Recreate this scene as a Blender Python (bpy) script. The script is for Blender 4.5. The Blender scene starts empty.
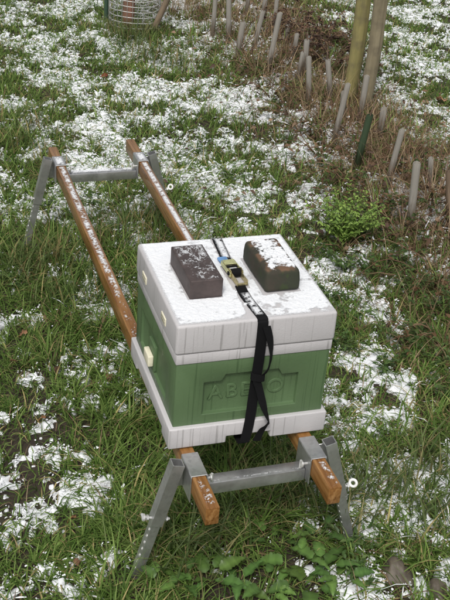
import bpy, bmesh, math, random
import numpy as np
from mathutils import Vector, Matrix

# ------------------------------------------------------------------ camera
SC = bpy.context.scene
COL = SC.collection
FPX = 1060.9                                   # focal length in photo pixels (450 wide)
RAILZ = 0.42                                   # top of the timber rails above the ground
CAM = np.array([-0.4991, -2.1747, 2.0542 + RAILZ])
YAW, PITCH, ROLL = 0.3496, 0.5305, 0.0862
_f = np.array([math.sin(YAW)*math.cos(PITCH), math.cos(YAW)*math.cos(PITCH), -math.sin(PITCH)])
_r = np.array([math.cos(YAW), -math.sin(YAW), 0.0]); _u = np.cross(_r, _f)
CR = _r*math.cos(ROLL) + _u*math.sin(ROLL)
CU = -_r*math.sin(ROLL) + _u*math.cos(ROLL)
cam_d = bpy.data.cameras.new('camera'); cam = bpy.data.objects.new('camera', cam_d); COL.objects.link(cam)
M = Matrix([[CR[i], CU[i], -_f[i], CAM[i]] for i in range(3)] + [[0, 0, 0, 1]])
cam.matrix_world = M
cam_d.sensor_fit = 'HORIZONTAL'; cam_d.sensor_width = 36; cam_d.lens = FPX/450*36
cam_d.clip_end = 1000; cam_d.clip_start = 0.05
SC.camera = cam

# ------------------------------------------------------------------ sky, sun, exposure
SUN_EL, SUN_AZ = math.radians(52), math.radians(-150)     # azimuth of the sun measured from +Y towards +X
W = bpy.data.worlds.new('World'); SC.world = W; W.use_nodes = True
nt = W.node_tree; nt.nodes.clear()
out = nt.nodes.new('ShaderNodeOutputWorld'); bg = nt.nodes.new('ShaderNodeBackground')
sky = nt.nodes.new('ShaderNodeTexSky'); sky.sky_type = 'NISHITA'; sky.sun_disc = False
sky.sun_elevation = SUN_EL; sky.sun_rotation = SUN_AZ; sky.air_density = 1.0; sky.dust_density = 4.0; sky.ozone_density = 1.0
hsv = nt.nodes.new('ShaderNodeHueSaturation'); hsv.inputs['Saturation'].default_value = 0.18
nt.links.new(sky.outputs[0], hsv.inputs['Color']); nt.links.new(hsv.outputs[0], bg.inputs[0]); nt.links.new(bg.outputs[0], out.inputs[0])
bg.inputs[1].default_value = 0.105
sd = bpy.data.lights.new('sun', 'SUN'); sd.energy = 1.5; sd.angle = math.radians(12); sd.color = (1.0, 0.97, 0.92)
sun = bpy.data.objects.new('sun', sd); COL.objects.link(sun)
sv = Vector((math.sin(SUN_AZ)*math.cos(SUN_EL), math.cos(SUN_AZ)*math.cos(SUN_EL), math.sin(SUN_EL)))
sun.rotation_euler = sv.to_track_quat('Z', 'Y').to_euler()
SC.view_settings.view_transform = 'Standard'; SC.view_settings.look = 'None'
SC.view_settings.exposure = 0.42; SC.view_settings.gamma = 1.0
SC.view_settings.use_curve_mapping = False

# ------------------------------------------------------------------ helpers
rng = np.random.default_rng(7); random.seed(7)
def ray(x, y):
    return _f + CR*(x-225)/FPX - CU*(y-300)/FPX
def on_z(x, y, z=0.0):
    d = ray(x, y); t = (z-CAM[2])/d[2]; return CAM + t*d
def to_px(P):
    d = np.asarray(P) - CAM; z = np.maximum(d @ _f, .05)
    return 225 + FPX*(d @ CR)/z, 300 - FPX*(d @ CU)/z

def _hash(ix, iy, s):
    h = (ix.astype(np.int64)*374761393 + iy.astype(np.int64)*668265263 + s*1442695041) & 0x7fffffff
    h = ((h ^ (h >> 13))*1274126177) & 0x7fffffff
    h = ((h ^ (h >> 16))*2246822519) & 0x7fffffff
    return (h & 0xffff)/65535.0
def vnoise(x, y, s=0):
    ix = np.floor(x); iy = np.floor(y); fx = x-ix; fy = y-iy
    fx = fx*fx*(3-2*fx); fy = fy*fy*(3-2*fy)
    a = _hash(ix, iy, s); b = _hash(ix+1, iy, s); c = _hash(ix, iy+1, s); d = _hash(ix+1, iy+1, s)
    return (a*(1-fx)+b*fx)*(1-fy) + (c*(1-fx)+d*fx)*fy
def fbm(x, y, s=0, o=3):
    t = 0; a = .5; n = 0
    for i in range(o):
        t = t + a*vnoise(x, y, s+i*17); n += a; a *= .5; x = x*2.03+3.1; y = y*2.03+1.7
    return t/n
def sstep(a, b, x):
    t = np.clip((x-a)/(b-a), 0, 1); return t*t*(3-2*t)

def mesh_np(name, V, F, mats=(), smooth=True, col=None, tri=None):
    """V (n,3); F (m,k) int array"""
    me = bpy.data.meshes.new(name)
    V = np.asarray(V, np.float32); F = np.asarray(F, np.int32)
    me.vertices.add(len(V)); me.vertices.foreach_set('co', V.ravel())
    k = F.shape[1]; me.loops.add(F.size); me.loops.foreach_set('vertex_index', F.ravel())
    me.polygons.add(len(F)); me.polygons.foreach_set('loop_start', np.arange(0, F.size, k, dtype=np.int32))
    try: me.polygons.foreach_set('loop_total', np.full(len(F), k, np.int32))
    except Exception: pass
    me.polygons.foreach_set('use_smooth', np.full(len(F), smooth))
    for m in mats: me.materials.append(m)
    if col is not None:
        a = me.color_attributes.new('Col', 'FLOAT_COLOR', 'POINT')
        c = np.ones((len(V), 4), np.float32); c[:, :3] = col; a.data.foreach_set('color', c.ravel())
    me.update(); me.validate()
    return me
def link(name, me, parent=None, mat=None, loc=None):
    o = bpy.data.objects.new(name, me); COL.objects.link(o)
    if parent is not None: o.parent = parent
    if mat is not None and me is not None and len(me.materials) == 0: me.materials.append(mat)
    if loc is not None: o.location = loc
    return o
def tag(o, label, cat=None, group=None, kind=None):
    o['label'] = label
    if cat: o['category'] = cat
    if group: o['group'] = group
    if kind: o['kind'] = kind
    return o
def thing(name, label, cat, loc=(0, 0, 0), rz=0, group=None):
    o = bpy.data.objects.new(name, None); COL.objects.link(o); o.location = loc; o.rotation_euler = (0, 0, rz)
    o.empty_display_size = .05
    return tag(o, label, cat, group)

def bm_box(bm, x0, x1, y0, y1, z0, z1, mat=None):
    vs = [bm.verts.new((x, y, z)) for z in (z0, z1) for y in (y0, y1) for x in (x0, x1)]
    if mat is not None:
        for v in vs: v.co = mat @ v.co
    for f in ((0, 2, 3, 1), (4, 5, 7, 6), (0, 1, 5, 4), (2, 6, 7, 3), (0, 4, 6, 2), (1, 3, 7, 5)):
        bm.faces.new([vs[i] for i in f])
def bm_bevel(bm, w, seg=2):
    bmesh.ops.bevel(bm, geom=list(bm.edges), offset=w, segments=seg, profile=.5, affect='EDGES', clamp_overlap=True)
def bm_mesh(bm, name, smooth=False):
    bmesh.ops.recalc_face_normals(bm, faces=bm.faces)
    me = bpy.data.meshes.new(name); bm.to_mesh(me); bm.free()
    if smooth:
        for p in me.polygons: p.use_smooth = True
    return me
def box_me(name, x0, x1, y0, y1, z0, z1, bev=0, seg=2, mat=None, smooth=True):
    bm = bmesh.new(); bm_box(bm, x0, x1, y0, y1, z0, z1, mat)
    if bev: bm_bevel(bm, bev, seg)
    me = bm_mesh(bm, name)
    if bev and smooth: shade_auto(me)
    return me
def shade_auto(me, ang=40):
    for p in me.polygons: p.use_smooth = True
    me.set_sharp_from_angle(angle=math.radians(ang))
def tube(pts, rad, n=8, cap=True):
    """closed tube along points; rad scalar or list -> verts, faces lists"""
    pts = [Vector(p) for p in pts]; V = []; F = []
    rad = [rad]*len(pts) if not hasattr(rad, '__len__') else rad
    up = Vector((0, 0, 1))
    for i, p in enumerate(pts):
        t = (pts[min(i+1, len(pts)-1)] - pts[max(i-1, 0)]).normalized()
        a = t.cross(up) if abs(t.z) < .95 else t.cross(Vector((0, 1, 0)))
        a.normalize(); b = t.cross(a)
        for k in range(n):
            w = 2*math.pi*k/n; V.append(p + (a*math.cos(w)+b*math.sin(w))*rad[i])
    for i in range(len(pts)-1):
        for k in range(n):
            F.append((i*n+k, i*n+(k+1) % n, (i+1)*n+(k+1) % n, (i+1)*n+k))
    if cap:
        F.append(tuple(range(n-1, -1, -1))); F.append(tuple(range((len(pts)-1)*n, len(pts)*n)))
    return V, F
def py_mesh(name, V, F, smooth=True, auto=None):
    me = bpy.data.meshes.new(name); me.from_pydata([tuple(v) for v in V], [], F); me.update()
    bm = bmesh.new(); bm.from_mesh(me); bmesh.ops.recalc_face_normals(bm, faces=bm.faces); bm.to_mesh(me); bm.free()
    if auto: shade_auto(me, auto)
    elif smooth:
        for p in me.polygons: p.use_smooth = True
    return me
def join(parts):
    V = []; F = []
    for v, f in parts:
        n = len(V); V += list(v); F += [tuple(i+n for i in q) for q in f]
    return V, F
def boolean(me, cutters, name, bev=0.0, seg=2):
    """difference of mesh and cutter meshes, evaluated to a plain mesh"""
    o = bpy.data.objects.new('work', me); COL.objects.link(o); cs = []
    for c in cutters:
        co = bpy.data.objects.new('cut', c); COL.objects.link(co); cs.append(co)
        m = o.modifiers.new('b', 'BOOLEAN'); m.operation = 'DIFFERENCE'; m.solver = 'EXACT'; m.object = co
    if bev:
        m = o.modifiers.new('bv', 'BEVEL'); m.width = bev; m.segments = seg; m.limit_method = 'ANGLE'; m.angle_limit = math.radians(30); m.use_clamp_overlap = True
    dg = bpy.context.evaluated_depsgraph_get(); dg.update()
    r = bpy.data.meshes.new_from_object(o.evaluated_get(dg)); r.name = name
    for co in cs: bpy.data.objects.remove(co)
    bpy.data.objects.remove(o)
    shade_auto(r, 35)
    return r

# ------------------------------------------------------------------ materials
def new_mat(name):
    m = bpy.data.materials.new(name); m.use_nodes = True; t = m.node_tree
    return m, t, t.nodes['Principled BSDF']
def N(t, typ, **kw):
    n = t.nodes.new(typ)
    for k, v in kw.items():
        if k in n.inputs: n.inputs[k].default_value = v
        else: setattr(n, k, v)
    return n
def ramp(t, fac, stops):
    r = t.nodes.new('ShaderNodeValToRGB'); e = r.color_ramp.elements
    while len(e) < len(stops): e.new(.5)
    for el, (p, c) in zip(e, stops):
        el.position = p; el.color = (*c, 1) if len(c) == 3 else c
    t.links.new(fac, r.inputs[0]); return r.outputs[0]
def coords(t, scale=(1, 1, 1), kind='Object'):
    tc = t.nodes.new('ShaderNodeTexCoord'); mp = t.nodes.new('ShaderNodeMapping'); mp.inputs['Scale'].default_value = scale
    t.links.new(tc.outputs[kind], mp.inputs[0]); return mp.outputs[0]
def noise(t, vec, scale, detail=4, rough=.55, dist=0):
    n = N(t, 'ShaderNodeTexNoise', Scale=scale, Detail=detail, Roughness=rough, Distortion=dist)
    t.links.new(vec, n.inputs['Vector']); return n.outputs['Fac']
def mix(t, fac, a, b):
    m = t.nodes.new('ShaderNodeMix'); m.data_type = 'RGBA'
    for s, v in ((m.inputs[0], fac), (m.inputs[6], a), (m.inputs[7], b)):
        if hasattr(v, 'links'): t.links.new(v, s)
        elif isinstance(v, (int, float)): s.default_value = v
        else: s.default_value = (*v, 1)
    return m.outputs[2]
def bump(t, bsdf, h, strength=.3, dist=.005):
    b = N(t, 'ShaderNodeBump', Strength=strength, Distance=dist); t.links.new(h, b.inputs['Height']); t.links.new(b.outputs[0], bsdf.inputs['Normal'])

def mat_plastic(name, base, dark, streak, rough=.55):
    """painted polystyrene: fine cell relief, water runs and a little grime"""
    m, t, b = new_mat(name)
    v = coords(t); vs = coords(t, (130, 130, 2.0))
    n1 = noise(t, v, 9, 5); n2 = noise(t, vs, 1.0, 3, .5, .3)
    c = mix(t, ramp(t, n1, [(.3, (0, 0, 0)), (.75, (1, 1, 1))]), base, dark)
    g = t.nodes.new('ShaderNodeNewGeometry'); sp = t.nodes.new('ShaderNodeSeparateXYZ'); t.links.new(g.outputs['Normal'], sp.inputs[0])
    wall = ramp(t, sp.outputs[2], [(.0, (1, 1, 1)), (.6, (0, 0, 0))])
    st = ramp(t, n2, [(.59, (0, 0, 0)), (.66, (1, 1, 1))])
    st = mix(t, wall, (0, 0, 0), st)
    st = mix(t, .72, (0, 0, 0), st)
    c = mix(t, st, c, streak)
    sp2 = ramp(t, noise(t, v, 130, 2), [(.70, (0, 0, 0)), (.76, (1, 1, 1))])
    sp2 = mix(t, .35, (0, 0, 0), sp2)
    c = mix(t, sp2, c, streak)
    t.links.new(c, b.inputs['Base Color']); b.inputs['Roughness'].default_value = rough
    r = mix(t, st, (rough,)*3, (.2,)*3); t.links.new(r, b.inputs['Roughness'])
    vb = N(t, 'ShaderNodeTexVoronoi', Scale=210.0); t.links.new(v, vb.inputs['Vector'])
    bump(t, b, vb.outputs['Distance'], .22, .0014)
    return m
M_white = mat_plastic('painted_white_foam', (.49, .474, .478), (.43, .417, .42), (.26, .25, .245))
M_green = mat_plastic('painted_green_foam', (.086, .143, .064), (.076, .126, .057), (.048, .084, .038), .5)

def mat_simple(name, col, rough=.5, metal=0, nscale=40, var=.25, bmp=.15):
    m, t, b = new_mat(name); v = coords(t)
    n = noise(t, v, nscale, 5)
    c = mix(t, ramp(t, n, [(.3, (0, 0, 0)), (.7, (1, 1, 1))]), tuple(x*(1-var) for x in col), tuple(min(1, x*(1+var)) for x in col))
    t.links.new(c, b.inputs['Base Color']); b.inputs['Roughness'].default_value = rough; b.inputs['Metallic'].default_value = metal
    if bmp: bump(t, b, n, bmp, .002)
    return m
M_cream = mat_simple('cream_plastic', (.72, .68, .52), .4, 0, 60, .08)
M_steel_dark = mat_simple('hollow_dark', (.02, .02, .02), .8)
M_blue = mat_simple('blue_plastic', (.12, .25, .46), .5)
M_brass = mat_simple('yellow_zinc', (.52, .45, .24), .32, .8, 90, .4)

def mat_galv():
    m, t, b = new_mat('galvanised_steel'); v = coords(t)
    vo = N(t, 'ShaderNodeTexVoronoi', Scale=90.0); t.links.new(v, vo.inputs['Vector'])
    n = noise(t, v, 14, 6)
    c = mix(t, ramp(t, n, [(.3, (0, 0, 0)), (.7, (1, 1, 1))]), (.40, .43, .42), (.51, .54, .53))
    c2 = mix(t, .12, c, vo.outputs['Color']); hs = N(t, 'ShaderNodeHueSaturation', Saturation=.08); t.links.new(c2, hs.inputs['Color'])
    t.links.new(hs.outputs[0], b.inputs['Base Color']); b.inputs['Metallic'].default_value = .85
    r = ramp(t, n, [(.2, (.30,)*3), (.8, (.48,)*3)]); t.links.new(r, b.inputs['Roughness'])
    bump(t, b, n, .06, .002); return m
M_galv = mat_galv()
M_bolt = mat_simple('zinc_bolt', (.70, .70, .68), .3, .6, 80, .15)
M_ring = mat_simple('white_nylon', (.78, .78, .76), .45, 0, 50, .06)

def mat_wood():
    m, t, b = new_mat('stained_timber')
    v = coords(t, (26, 1.6, 26)); n = noise(t, v, 1.0, 6, .6, 1.8)
    v2 = coords(t, (120, 4, 120)); n2 = noise(t, v2, 1, 4)
    c = ramp(t, n, [(.30, (.105, .042, .012)), (.5, (.21, .097, .028)), (.68, (.33, .180, .066))])
    c = mix(t, ramp(t, n2, [(.55, (0, 0, 0)), (.75, (.7, .7, .7))]), c, (.10, .035, .012))
    kn = N(t, 'ShaderNodeTexVoronoi', Scale=1.0); t.links.new(coords(t, (9, 3.2, 9)), kn.inputs['Vector'])
    c = mix(t, ramp(t, kn.outputs['Distance'], [(.0, (1, 1, 1)), (.10, (0, 0, 0))]), c, (.045, .016, .007))
    t.links.new(c, b.inputs['Base Color']); t.links.new(ramp(t, n, [(.2, (.18,)*3), (.8, (.42,)*3)]), b.inputs['Roughness'])
    bump(t, b, n2, .25, .0015); return m
M_wood = mat_wood()

def mat_brick(name, c0, c1, moss=None):
    m, t, b = new_mat(name); v = coords(t)
    n = noise(t, v, 22, 6, .65); n2 = noise(t, v, 120, 5, .7)
    c = mix(t, ramp(t, n, [(.35, (0, 0, 0)), (.65, (1, 1, 1))]), c0, c1)
    if moss:
        n3 = noise(t, v, 9, 5, .6)
        c = mix(t, ramp(t, n3, [(.38, (0, 0, 0)), (.52, (1, 1, 1))]), c, moss)
        n4 = noise(t, v, 30, 4, .6)
        c = mix(t, ramp(t, n4, [(.58, (0, 0, 0)), (.66, (.8, .8, .8))]), c, (.03, .045, .012))
        g = t.nodes.new('ShaderNodeTexCoord'); sp = t.nodes.new('ShaderNodeSeparateXYZ'); t.links.new(g.outputs['Object'], sp.inputs[0])
        wear = ramp(t, sp.outputs[2], [(.0655, (0, 0, 0)), (.0705, (1, 1, 1))])
        wn = ramp(t, noise(t, v, 18, 3), [(.45, (0, 0, 0)), (.55, (1, 1, 1))])
        c = mix(t, mix(t, wear, (0, 0, 0), wn), c, (.125, .070, .040))
    t.links.new(c, b.inputs['Base Color']); b.inputs['Roughness'].default_value = .6 if not moss else .85
    bump(t, b, n2, .5, .002); return m
M_brick_dark = mat_brick('engineering_brick', (.042, .031, .029), (.074, .054, .050))
M_brick_moss = mat_brick('mossy_brick', (.040, .032, .021), (.032, .027, .019), (.024, .028, .015))

def mat_web():
    m, t, b = new_mat('black_webbing'); v = coords(t, (1, 1, 1))
    w = N(t, 'ShaderNodeTexWave', Scale=220.0, Distortion=1.0); t.links.new(v, w.inputs['Vector'])
    c = mix(t, w.outputs['Fac'], (.0025, .0025, .003), (.007, .007, .008)); t.links.new(c, b.inputs['Base Color'])
    b.inputs['Roughness'].default_value = .85; b.inputs['Specular IOR Level'].default_value = .2; bump(t, b, w.outputs['Fac'], .3, .001); return m
M_web = mat_web()

def mat_snow():
    m, t, b = new_mat('snow'); v = coords(t)
    n = noise(t, v, 150, 4, .7)
    t.links.new(ramp(t, n, [(.2, (.72, .74, .77)), (.7, (.82, .83, .845))]), b.inputs['Base Color'])
    b.inputs['Roughness'].default_value = .65
    b.inputs['Subsurface Weight'].default_value = .0
    n5 = noise(t, v, 420, 3, .7); mm = N(t, 'ShaderNodeMath', operation='ADD'); t.links.new(n, mm.inputs[0]); t.links.new(n5, mm.inputs[1])
    bump(t, b, mm.outputs[0], .35, .003); return m
M_snow = mat_snow()
def mat_snow_thin():
    m = mat_snow(); m.name = 'thin_wet_snow'; t = m.node_tree; b = t.nodes['Principled BSDF']
    tp = t.nodes.new('ShaderNodeBsdfTransparent'); mx = t.nodes.new('ShaderNodeMixShader'); n = noise(t, coords(t), 260, 3, .65)
    a = t.nodes.new('ShaderNodeAttribute'); a.attribute_name = 'Col'           # thickness of the film
    ad = N(t, 'ShaderNodeMath', operation='MULTIPLY_ADD'); t.links.new(a.outputs['Fac'], ad.inputs[0]); ad.inputs[1].default_value = 1.25
    sb = N(t, 'ShaderNodeMath', operation='MULTIPLY_ADD'); t.links.new(n, sb.inputs[0]); sb.inputs[1].default_value = 1.1; sb.inputs[2].default_value = -.70
    t.links.new(sb.outputs[0], ad.inputs[2]); ad.use_clamp = True
    t.links.new(ad.outputs[0], mx.inputs[0])
    t.links.new(tp.outputs[0], mx.inputs[1]); t.links.new(b.outputs[0], mx.inputs[2]); t.links.new(mx.outputs[0], t.nodes['Material Output'].inputs[0]); return m
M_snow_thin = mat_snow_thin()

def mat_leafy(name, trans=.3, rough=.5, spec=.4):
    """colour comes from the per-blade colour attribute"""
    m, t, b = new_mat(name)
    a = t.nodes.new('ShaderNodeAttribute'); a.attribute_name = 'Col'
    t.links.new(a.outputs['Color'], b.inputs['Base Color']); b.inputs['Roughness'].default_value = rough
    b.inputs['Specular IOR Level'].default_value = spec
    tr = t.nodes.new('ShaderNodeBsdfTranslucent'); t.links.new(a.outputs['Color'], tr.inputs[0])
    mx = t.nodes.new('ShaderNodeMixShader'); mx.inputs[0].default_value = trans
    o = t.nodes['Material Output']
    t.links.new(b.outputs[0], mx.inputs[1]); t.links.new(tr.outputs[0], mx.inputs[2]); t.links.new(mx.outputs[0], o.inputs[0])
    return m
M_grass = mat_leafy('grass_blades', .32, .6, .16); M_leafcol = mat_leafy('leaf_colour', .25, .6, .2)
M_leafwet = mat_leafy('weed_leaf', .25, .42, .3)
M_twig = mat_simple('twig_bark', (.10, .065, .045), .8, 0, 60, .4)

def mat_ground():
    m, t, b = new_mat('soil_and_thatch'); v = coords(t)
    n = noise(t, v, 6, 8, .65); n2 = noise(t, v, 45, 6, .7)
    c = ramp(t, n, [(.3, (.022, .015, .010)), (.5, (.040, .028, .018)), (.7, (.045, .045, .020))])
    c = mix(t, ramp(t, n2, [(.5, (0, 0, 0)), (.75, (.6, .6, .6))]), c, (.085, .065, .035))
    t.links.new(c, b.inputs['Base Color']); b.inputs['Roughness'].default_value = .9
    bump(t, b, n2, .8, .02); return m
M_ground = mat_ground()

# ------------------------------------------------------------------ ground
def ground_h(x, y):
    h = .05*(fbm(x*.9, y*.9, 3, 3)-.5) + .025*(fbm(x*4, y*4, 9, 2)-.5)
    # flat where the trestle feet stand
    for fx, fy in ((.13, .19), (.90, .19), (.13, 2.5), (.90, 2.5)):
        h = h*(1-np.exp(-((x-fx)**2+(y-fy)**2)/.04))
    # slight ridge along the young hedge
    h = h + .05*np.exp(-((x-2.35)/.45)**2)*sstep(1.2, 2.6, y)
    return h
def axis(a, b, st, far):
    d = np.arange(a, b+1e-6, st); e = []; s = st; q = b
    while q < far: s *= 1.35; q += s; e.append(q)
    e2 = []; s = st; q = a
    while q > -far: s *= 1.35; q -= s; e2.append(q)
    return np.array(e2[::-1] + list(d) + e)
gx = axis(-1.5, 6.0, .05, 250); gy = axis(-1.5, 9.0, .05, 250)
GX, GY = np.meshgrid(gx, gy); GZ = ground_h(GX, GY)
nx, ny = len(gx), len(gy); idx = np.arange(nx*ny).reshape(ny, nx)
GF = np.stack([idx[:-1, :-1], idx[:-1, 1:], idx[1:, 1:], idx[1:, :-1]], -1).reshape(-1, 4)
ground = link('ground', mesh_np('ground', np.stack([GX, GY, GZ], -1).reshape(-1, 3), GF, [M_ground]))
tag(ground, 'dark soil under thin snow and grass', kind='structure')

# ------------------------------------------------------------------ maps of the meadow (read off the photograph on 50-px cells, laid on the ground)
def table(s):
    return np.array([[float(v) for v in r.split()] for r in s.strip().split('\n')])
SNOW = table('''
.62 .68 .45 .72 .45 .28 .38 .70 .72
.48 .66 .72 .72 .65 .35 .32 .55 .72
.45 .68 .74 .74 .72 .58 .38 .32 .55
.38 .62 .68 .64 .74 .66 .48 .40 .46
.28 .30 .42 .24 .50 .52 .50 .25 .46
.28 .32 .40 .20 .20 .40 .50 .52 .44
.34 .32 .46 .20 .10 .30 .74 .56 .26
.28 .44 .46 .25 .10 .30 .82 .68 .28
.42 .30 .42 .36 .20 .46 .80 .74 .44
.36 .22 .22 .20 .18 .26 .70 .74 .76
.36 .22 .14 .08 .02 .06 .66 .74 .76
.36 .38 .16 .16 .04 .03 .12 .58 .68''')
DRY = table('''
.02 .02 .10 .30 .60 .80 .50 .10 .03
.08 .05 .08 .10 .35 .80 .90 .30 .05
.08 .15 .05 .05 .10 .50 .90 .80 .35
.12 .10 .10 .10 .10 .20 .60 .90 .90
.05 .08 .15 .20 .10 .10 .30 .35 .80
.05 .10 .10 .15 .10 .10 .30 .40 .65
.10 .10 .08 .10 .10 .10 .15 .30 .55
.06 .06 .05 .05 .10 .10 .12 .25 .45
.15 .10 .05 .05 .08 .10 .10 .15 .25
.18 .06 .04 .04 .08 .10 .10 .12 .15
.10 .04 .04 .04 .12 .16 .10 .10 .12
.04 .04 .04 .04 .10 .12 .08 .08 .10''')
LEN = table('''
.09 .09 .13 .10 .16 .18 .14 .06 .055
.10 .09 .10 .10 .12 .17 .18 .10 .055
.13 .10 .09 .09 .10 .13 .17 .16 .09
.12 .11 .10 .12 .10 .11 .13 .17 .16
.13 .15 .17 .20 .11 .10 .10 .15 .17
.12 .13 .16 .20 .15 .10 .09 .12 .15
.11 .12 .13 .18 .15 .10 .08 .12 .15
.10 .12 .13 .14 .14 .10 .08 .11 .15
.09 .11 .13 .14 .14 .12 .09 .12 .14
.08 .11 .14 .16 .20 .18 .10 .10 .11
.09 .11 .14 .16 .20 .18 .10 .10 .11
.10 .11 .12 .10 .09 .09 .10 .13 .15''')
BARE = table('''
.05 .05 .05 .05 .20 .20 .15 .05 .05
.05 .05 .05 .05 .10 .20 .20 .10 .05
.05 .05 .05 .05 .05 .10 .20 .20 .10
.05 .05 .05 .05 .05 .05 .15 .20 .20
.05 .05 .05 .05 .05 .10 .10 .10 .20
.10 .05 .05 .05 .05 .05 .10 .10 .15
.15 .10 .05 .05 .05 .05 .05 .10 .15
.15 .10 .10 .05 .05 .05 .05 .10 .15
.70 .35 .10 .05 .05 .05 .05 .10 .10
.75 .40 .10 .05 .05 .05 .05 .05 .10
.40 .15 .05 .05 .15 .40 .30 .05 .10
.15 .10 .05 .30 .75 .80 .55 .15 .15''')
def look(T, x, y):
    P = np.stack([x, y, np.full_like(x, .03)], -1); px, py = to_px(P)
    u = np.clip(px/50-.5, 0, 7.999); v = np.clip(py/50-.5, 0, 10.999)
    i = u.astype(int); j = v.astype(int); a = u-i; b = v-j
    return (T[j, i]*(1-a)+T[j, i+1]*a)*(1-b) + (T[j+1, i]*(1-a)+T[j+1, i+1]*a)*b
def snow_mask(x, y):
    """>0 where snow lies"""
    c = look(SNOW, x, y); c = c*np.where(c > .55, .78, .84)
    n = .40*fbm(x*5, y*5, 31, 2) + .32*fbm(x*14, y*14, 57, 2) + .28*fbm(x*48, y*48, 77, 2)
    # spread noise to about 0..1
    n = np.clip((n-.5)*2.7+.5, 0, 1)
    return c - n

# ------------------------------------------------------------------ grass blades
def blades(x, y, L, w, az, th0, kap, seg, z0=None):
    """returns P (n,seg+1,3), theta, side vectors"""
    n = len(x); s = np.linspace(0, 1, seg+1)
    ds = L/seg
    P = np.zeros((n, seg+1, 3)); P[:, 0, 0] = x; P[:, 0, 1] = y
    gz = ground_h(x, y) if z0 is None else z0
    P[:, 0, 2] = gz - .004
    T = th0[:, None] + kap[:, None]*s[None, :]**1.3
    T = np.minimum(T, 2.5)
    for k in range(seg):
        th = .5*(T[:, k]+T[:, k+1])
        P[:, k+1, 0] = P[:, k, 0] + ds*np.sin(th)*np.cos(az)
        P[:, k+1, 1] = P[:, k, 1] + ds*np.sin(th)*np.sin(az)
        P[:, k+1, 2] = np.maximum(P[:, k, 2] + ds*np.cos(th), gz + .006 + .02*rng.random(n))
    side = np.stack([-np.sin(az), np.cos(az), np.zeros(n)], -1)
    return P, T, side
def ribbon(P, side, w, taper=True, tilt=None):
    n, m, _ = P.shape; s = np.linspace(0, 1, m)
    prof = (.55+.45*np.sin(np.pi*np.minimum(s*1.1+.25, 1)))*np.where(s > .55, 1-(s-.55)/.45*.92, 1) if taper else np.ones(m)
    hw = .5*w[:, None]*prof[None, :]
    V = np.empty((n, m, 2, 3)); off = side[:, None, :]*hw[..., None]
    V[:, :, 0] = P-off; V[:, :, 1] = P+off
    b = (np.arange(n)*m*2)[:, None]; k = np.arange(m-1)[None, :]*2
    F = np.stack([b+k, b+k+1, b+k+3, b+k+2], -1).reshape(-1, 4)
    return V.reshape(-1, 3), F

def sample_ground(n, x0, x1, y0, y1, margin=170, keep_out=.35):
    """more roots near the camera, few outside the picture"""
    X = []; Y = []; tot = 0
    while tot < n:
        x = rng.uniform(x0, x1, n); y = rng.uniform(y0, y1, n)
        d = np.sqrt((x-CAM[0])**2+(y-CAM[1])**2+CAM[2]**2)
        px, py = to_px(np.stack([x, y, np.zeros(n)], -1))
        inside = (px > -margin) & (px < 450+margin) & (py > -margin) & (py < 600+margin)
        pr = np.clip((4.0/d)**1.1, 0, 1.2)/1.2*np.where(inside, 1, keep_out)
        k = rng.random(n) < pr; X.append(x[k]); Y.append(y[k]); tot += k.sum()
    return np.concatenate(X)[:n], np.concatenate(Y)[:n]

NB = 370000
bx, by = sample_ground(NB, -1.2, 6.0, -.7, 9.0)
# clumping: pull roots towards clump centres
cl = fbm(bx*9, by*9, 55, 2)
keep = (rng.random(NB) < .35+1.1*sstep(.35, .65, cl)) & (rng.random(NB) > look(BARE, bx, by)*sstep(.25, .55, fbm(bx*5, by*5, 91, 3)+.12))
# nothing grows through the trestle feet
for fx, fy in ((.13, .19), (.90, .19), (.13, 2.5), (.90, 2.5)): keep &= (np.hypot(bx-fx, by-fy) > .045)
for qx, qy, rr in ((395, 582, .085), (434, 597, .07), (298, 572, .05), (322, 578, .05), (208, 590, .05), (238, 594, .05), (306, 594, .05), (186, 592, .04), (22, 338, .04), (71, 526, .05)):
    g0 = on_z(qx, qy); keep &= (np.hypot(bx-g0[0], by-g0[1]) > rr) | (rng.random(NB) < .12)
bx, by = bx[keep], by[keep]; n = len(bx)
cellx = np.floor(bx/.055); celly = np.floor(by/.055)
tcx = (cellx+.1+.8*_hash(cellx, celly, 5))*.055; tcy = (celly+.1+.8*_hash(cellx, celly, 9))*.055
tuft = rng.random(n) < .62; rr_ = np.abs(rng.normal(0, .011, n)); ra_ = rng.uniform(0, 6.283, n)
bx = np.where(tuft, tcx+rr_*np.cos(ra_), bx); by = np.where(tuft, tcy+rr_*np.sin(ra_), by)
for fx, fy in ((.13, .19), (.90, .19), (.13, 2.5), (.90, 2.5)):
    cl_ = np.hypot(bx-fx, by-fy) < .05; bx = np.where(cl_, bx+.12, bx)
dry = look(DRY, bx, by); isdry = rng.random(n) < dry*.85
Lm = look(LEN, bx, by)*.98*(.75+.5*_hash(cellx, celly, 21))
L = Lm*rng.uniform(.45, 1.4, n)*(.7+.7*fbm(bx*3.2, by*3.2, 12, 2)); L = np.maximum(L, .035)
wd = rng.uniform(.0026, .0060, n)*(1+.30*(L > .16)); far = np.hypot(bx-CAM[0], by-CAM[1]); wd *= np.where(far > 7, 1.25, 1); wd[isdry] *= .7
flow = 6.3*fbm(bx*2.2, by*2.2, 40, 2)*2
az = np.where(rng.random(n) < .55, flow+rng.normal(0, .7, n), rng.uniform(0, 6.283, n))
az = np.where(tuft, ra_+rng.normal(0, .5, n), az); th0 = np.abs(rng.normal(.55, .38, n)); kap = rng.uniform(.6, 2.5, n)
sm = snow_mask(bx, by); pressed = sm > -.05
th0 = np.where(pressed, th0+.45, th0); kap = np.where(pressed, kap+.3, kap)
P, T, side = blades(bx, by, L, wd, az, th0, kap, 4)
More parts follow.
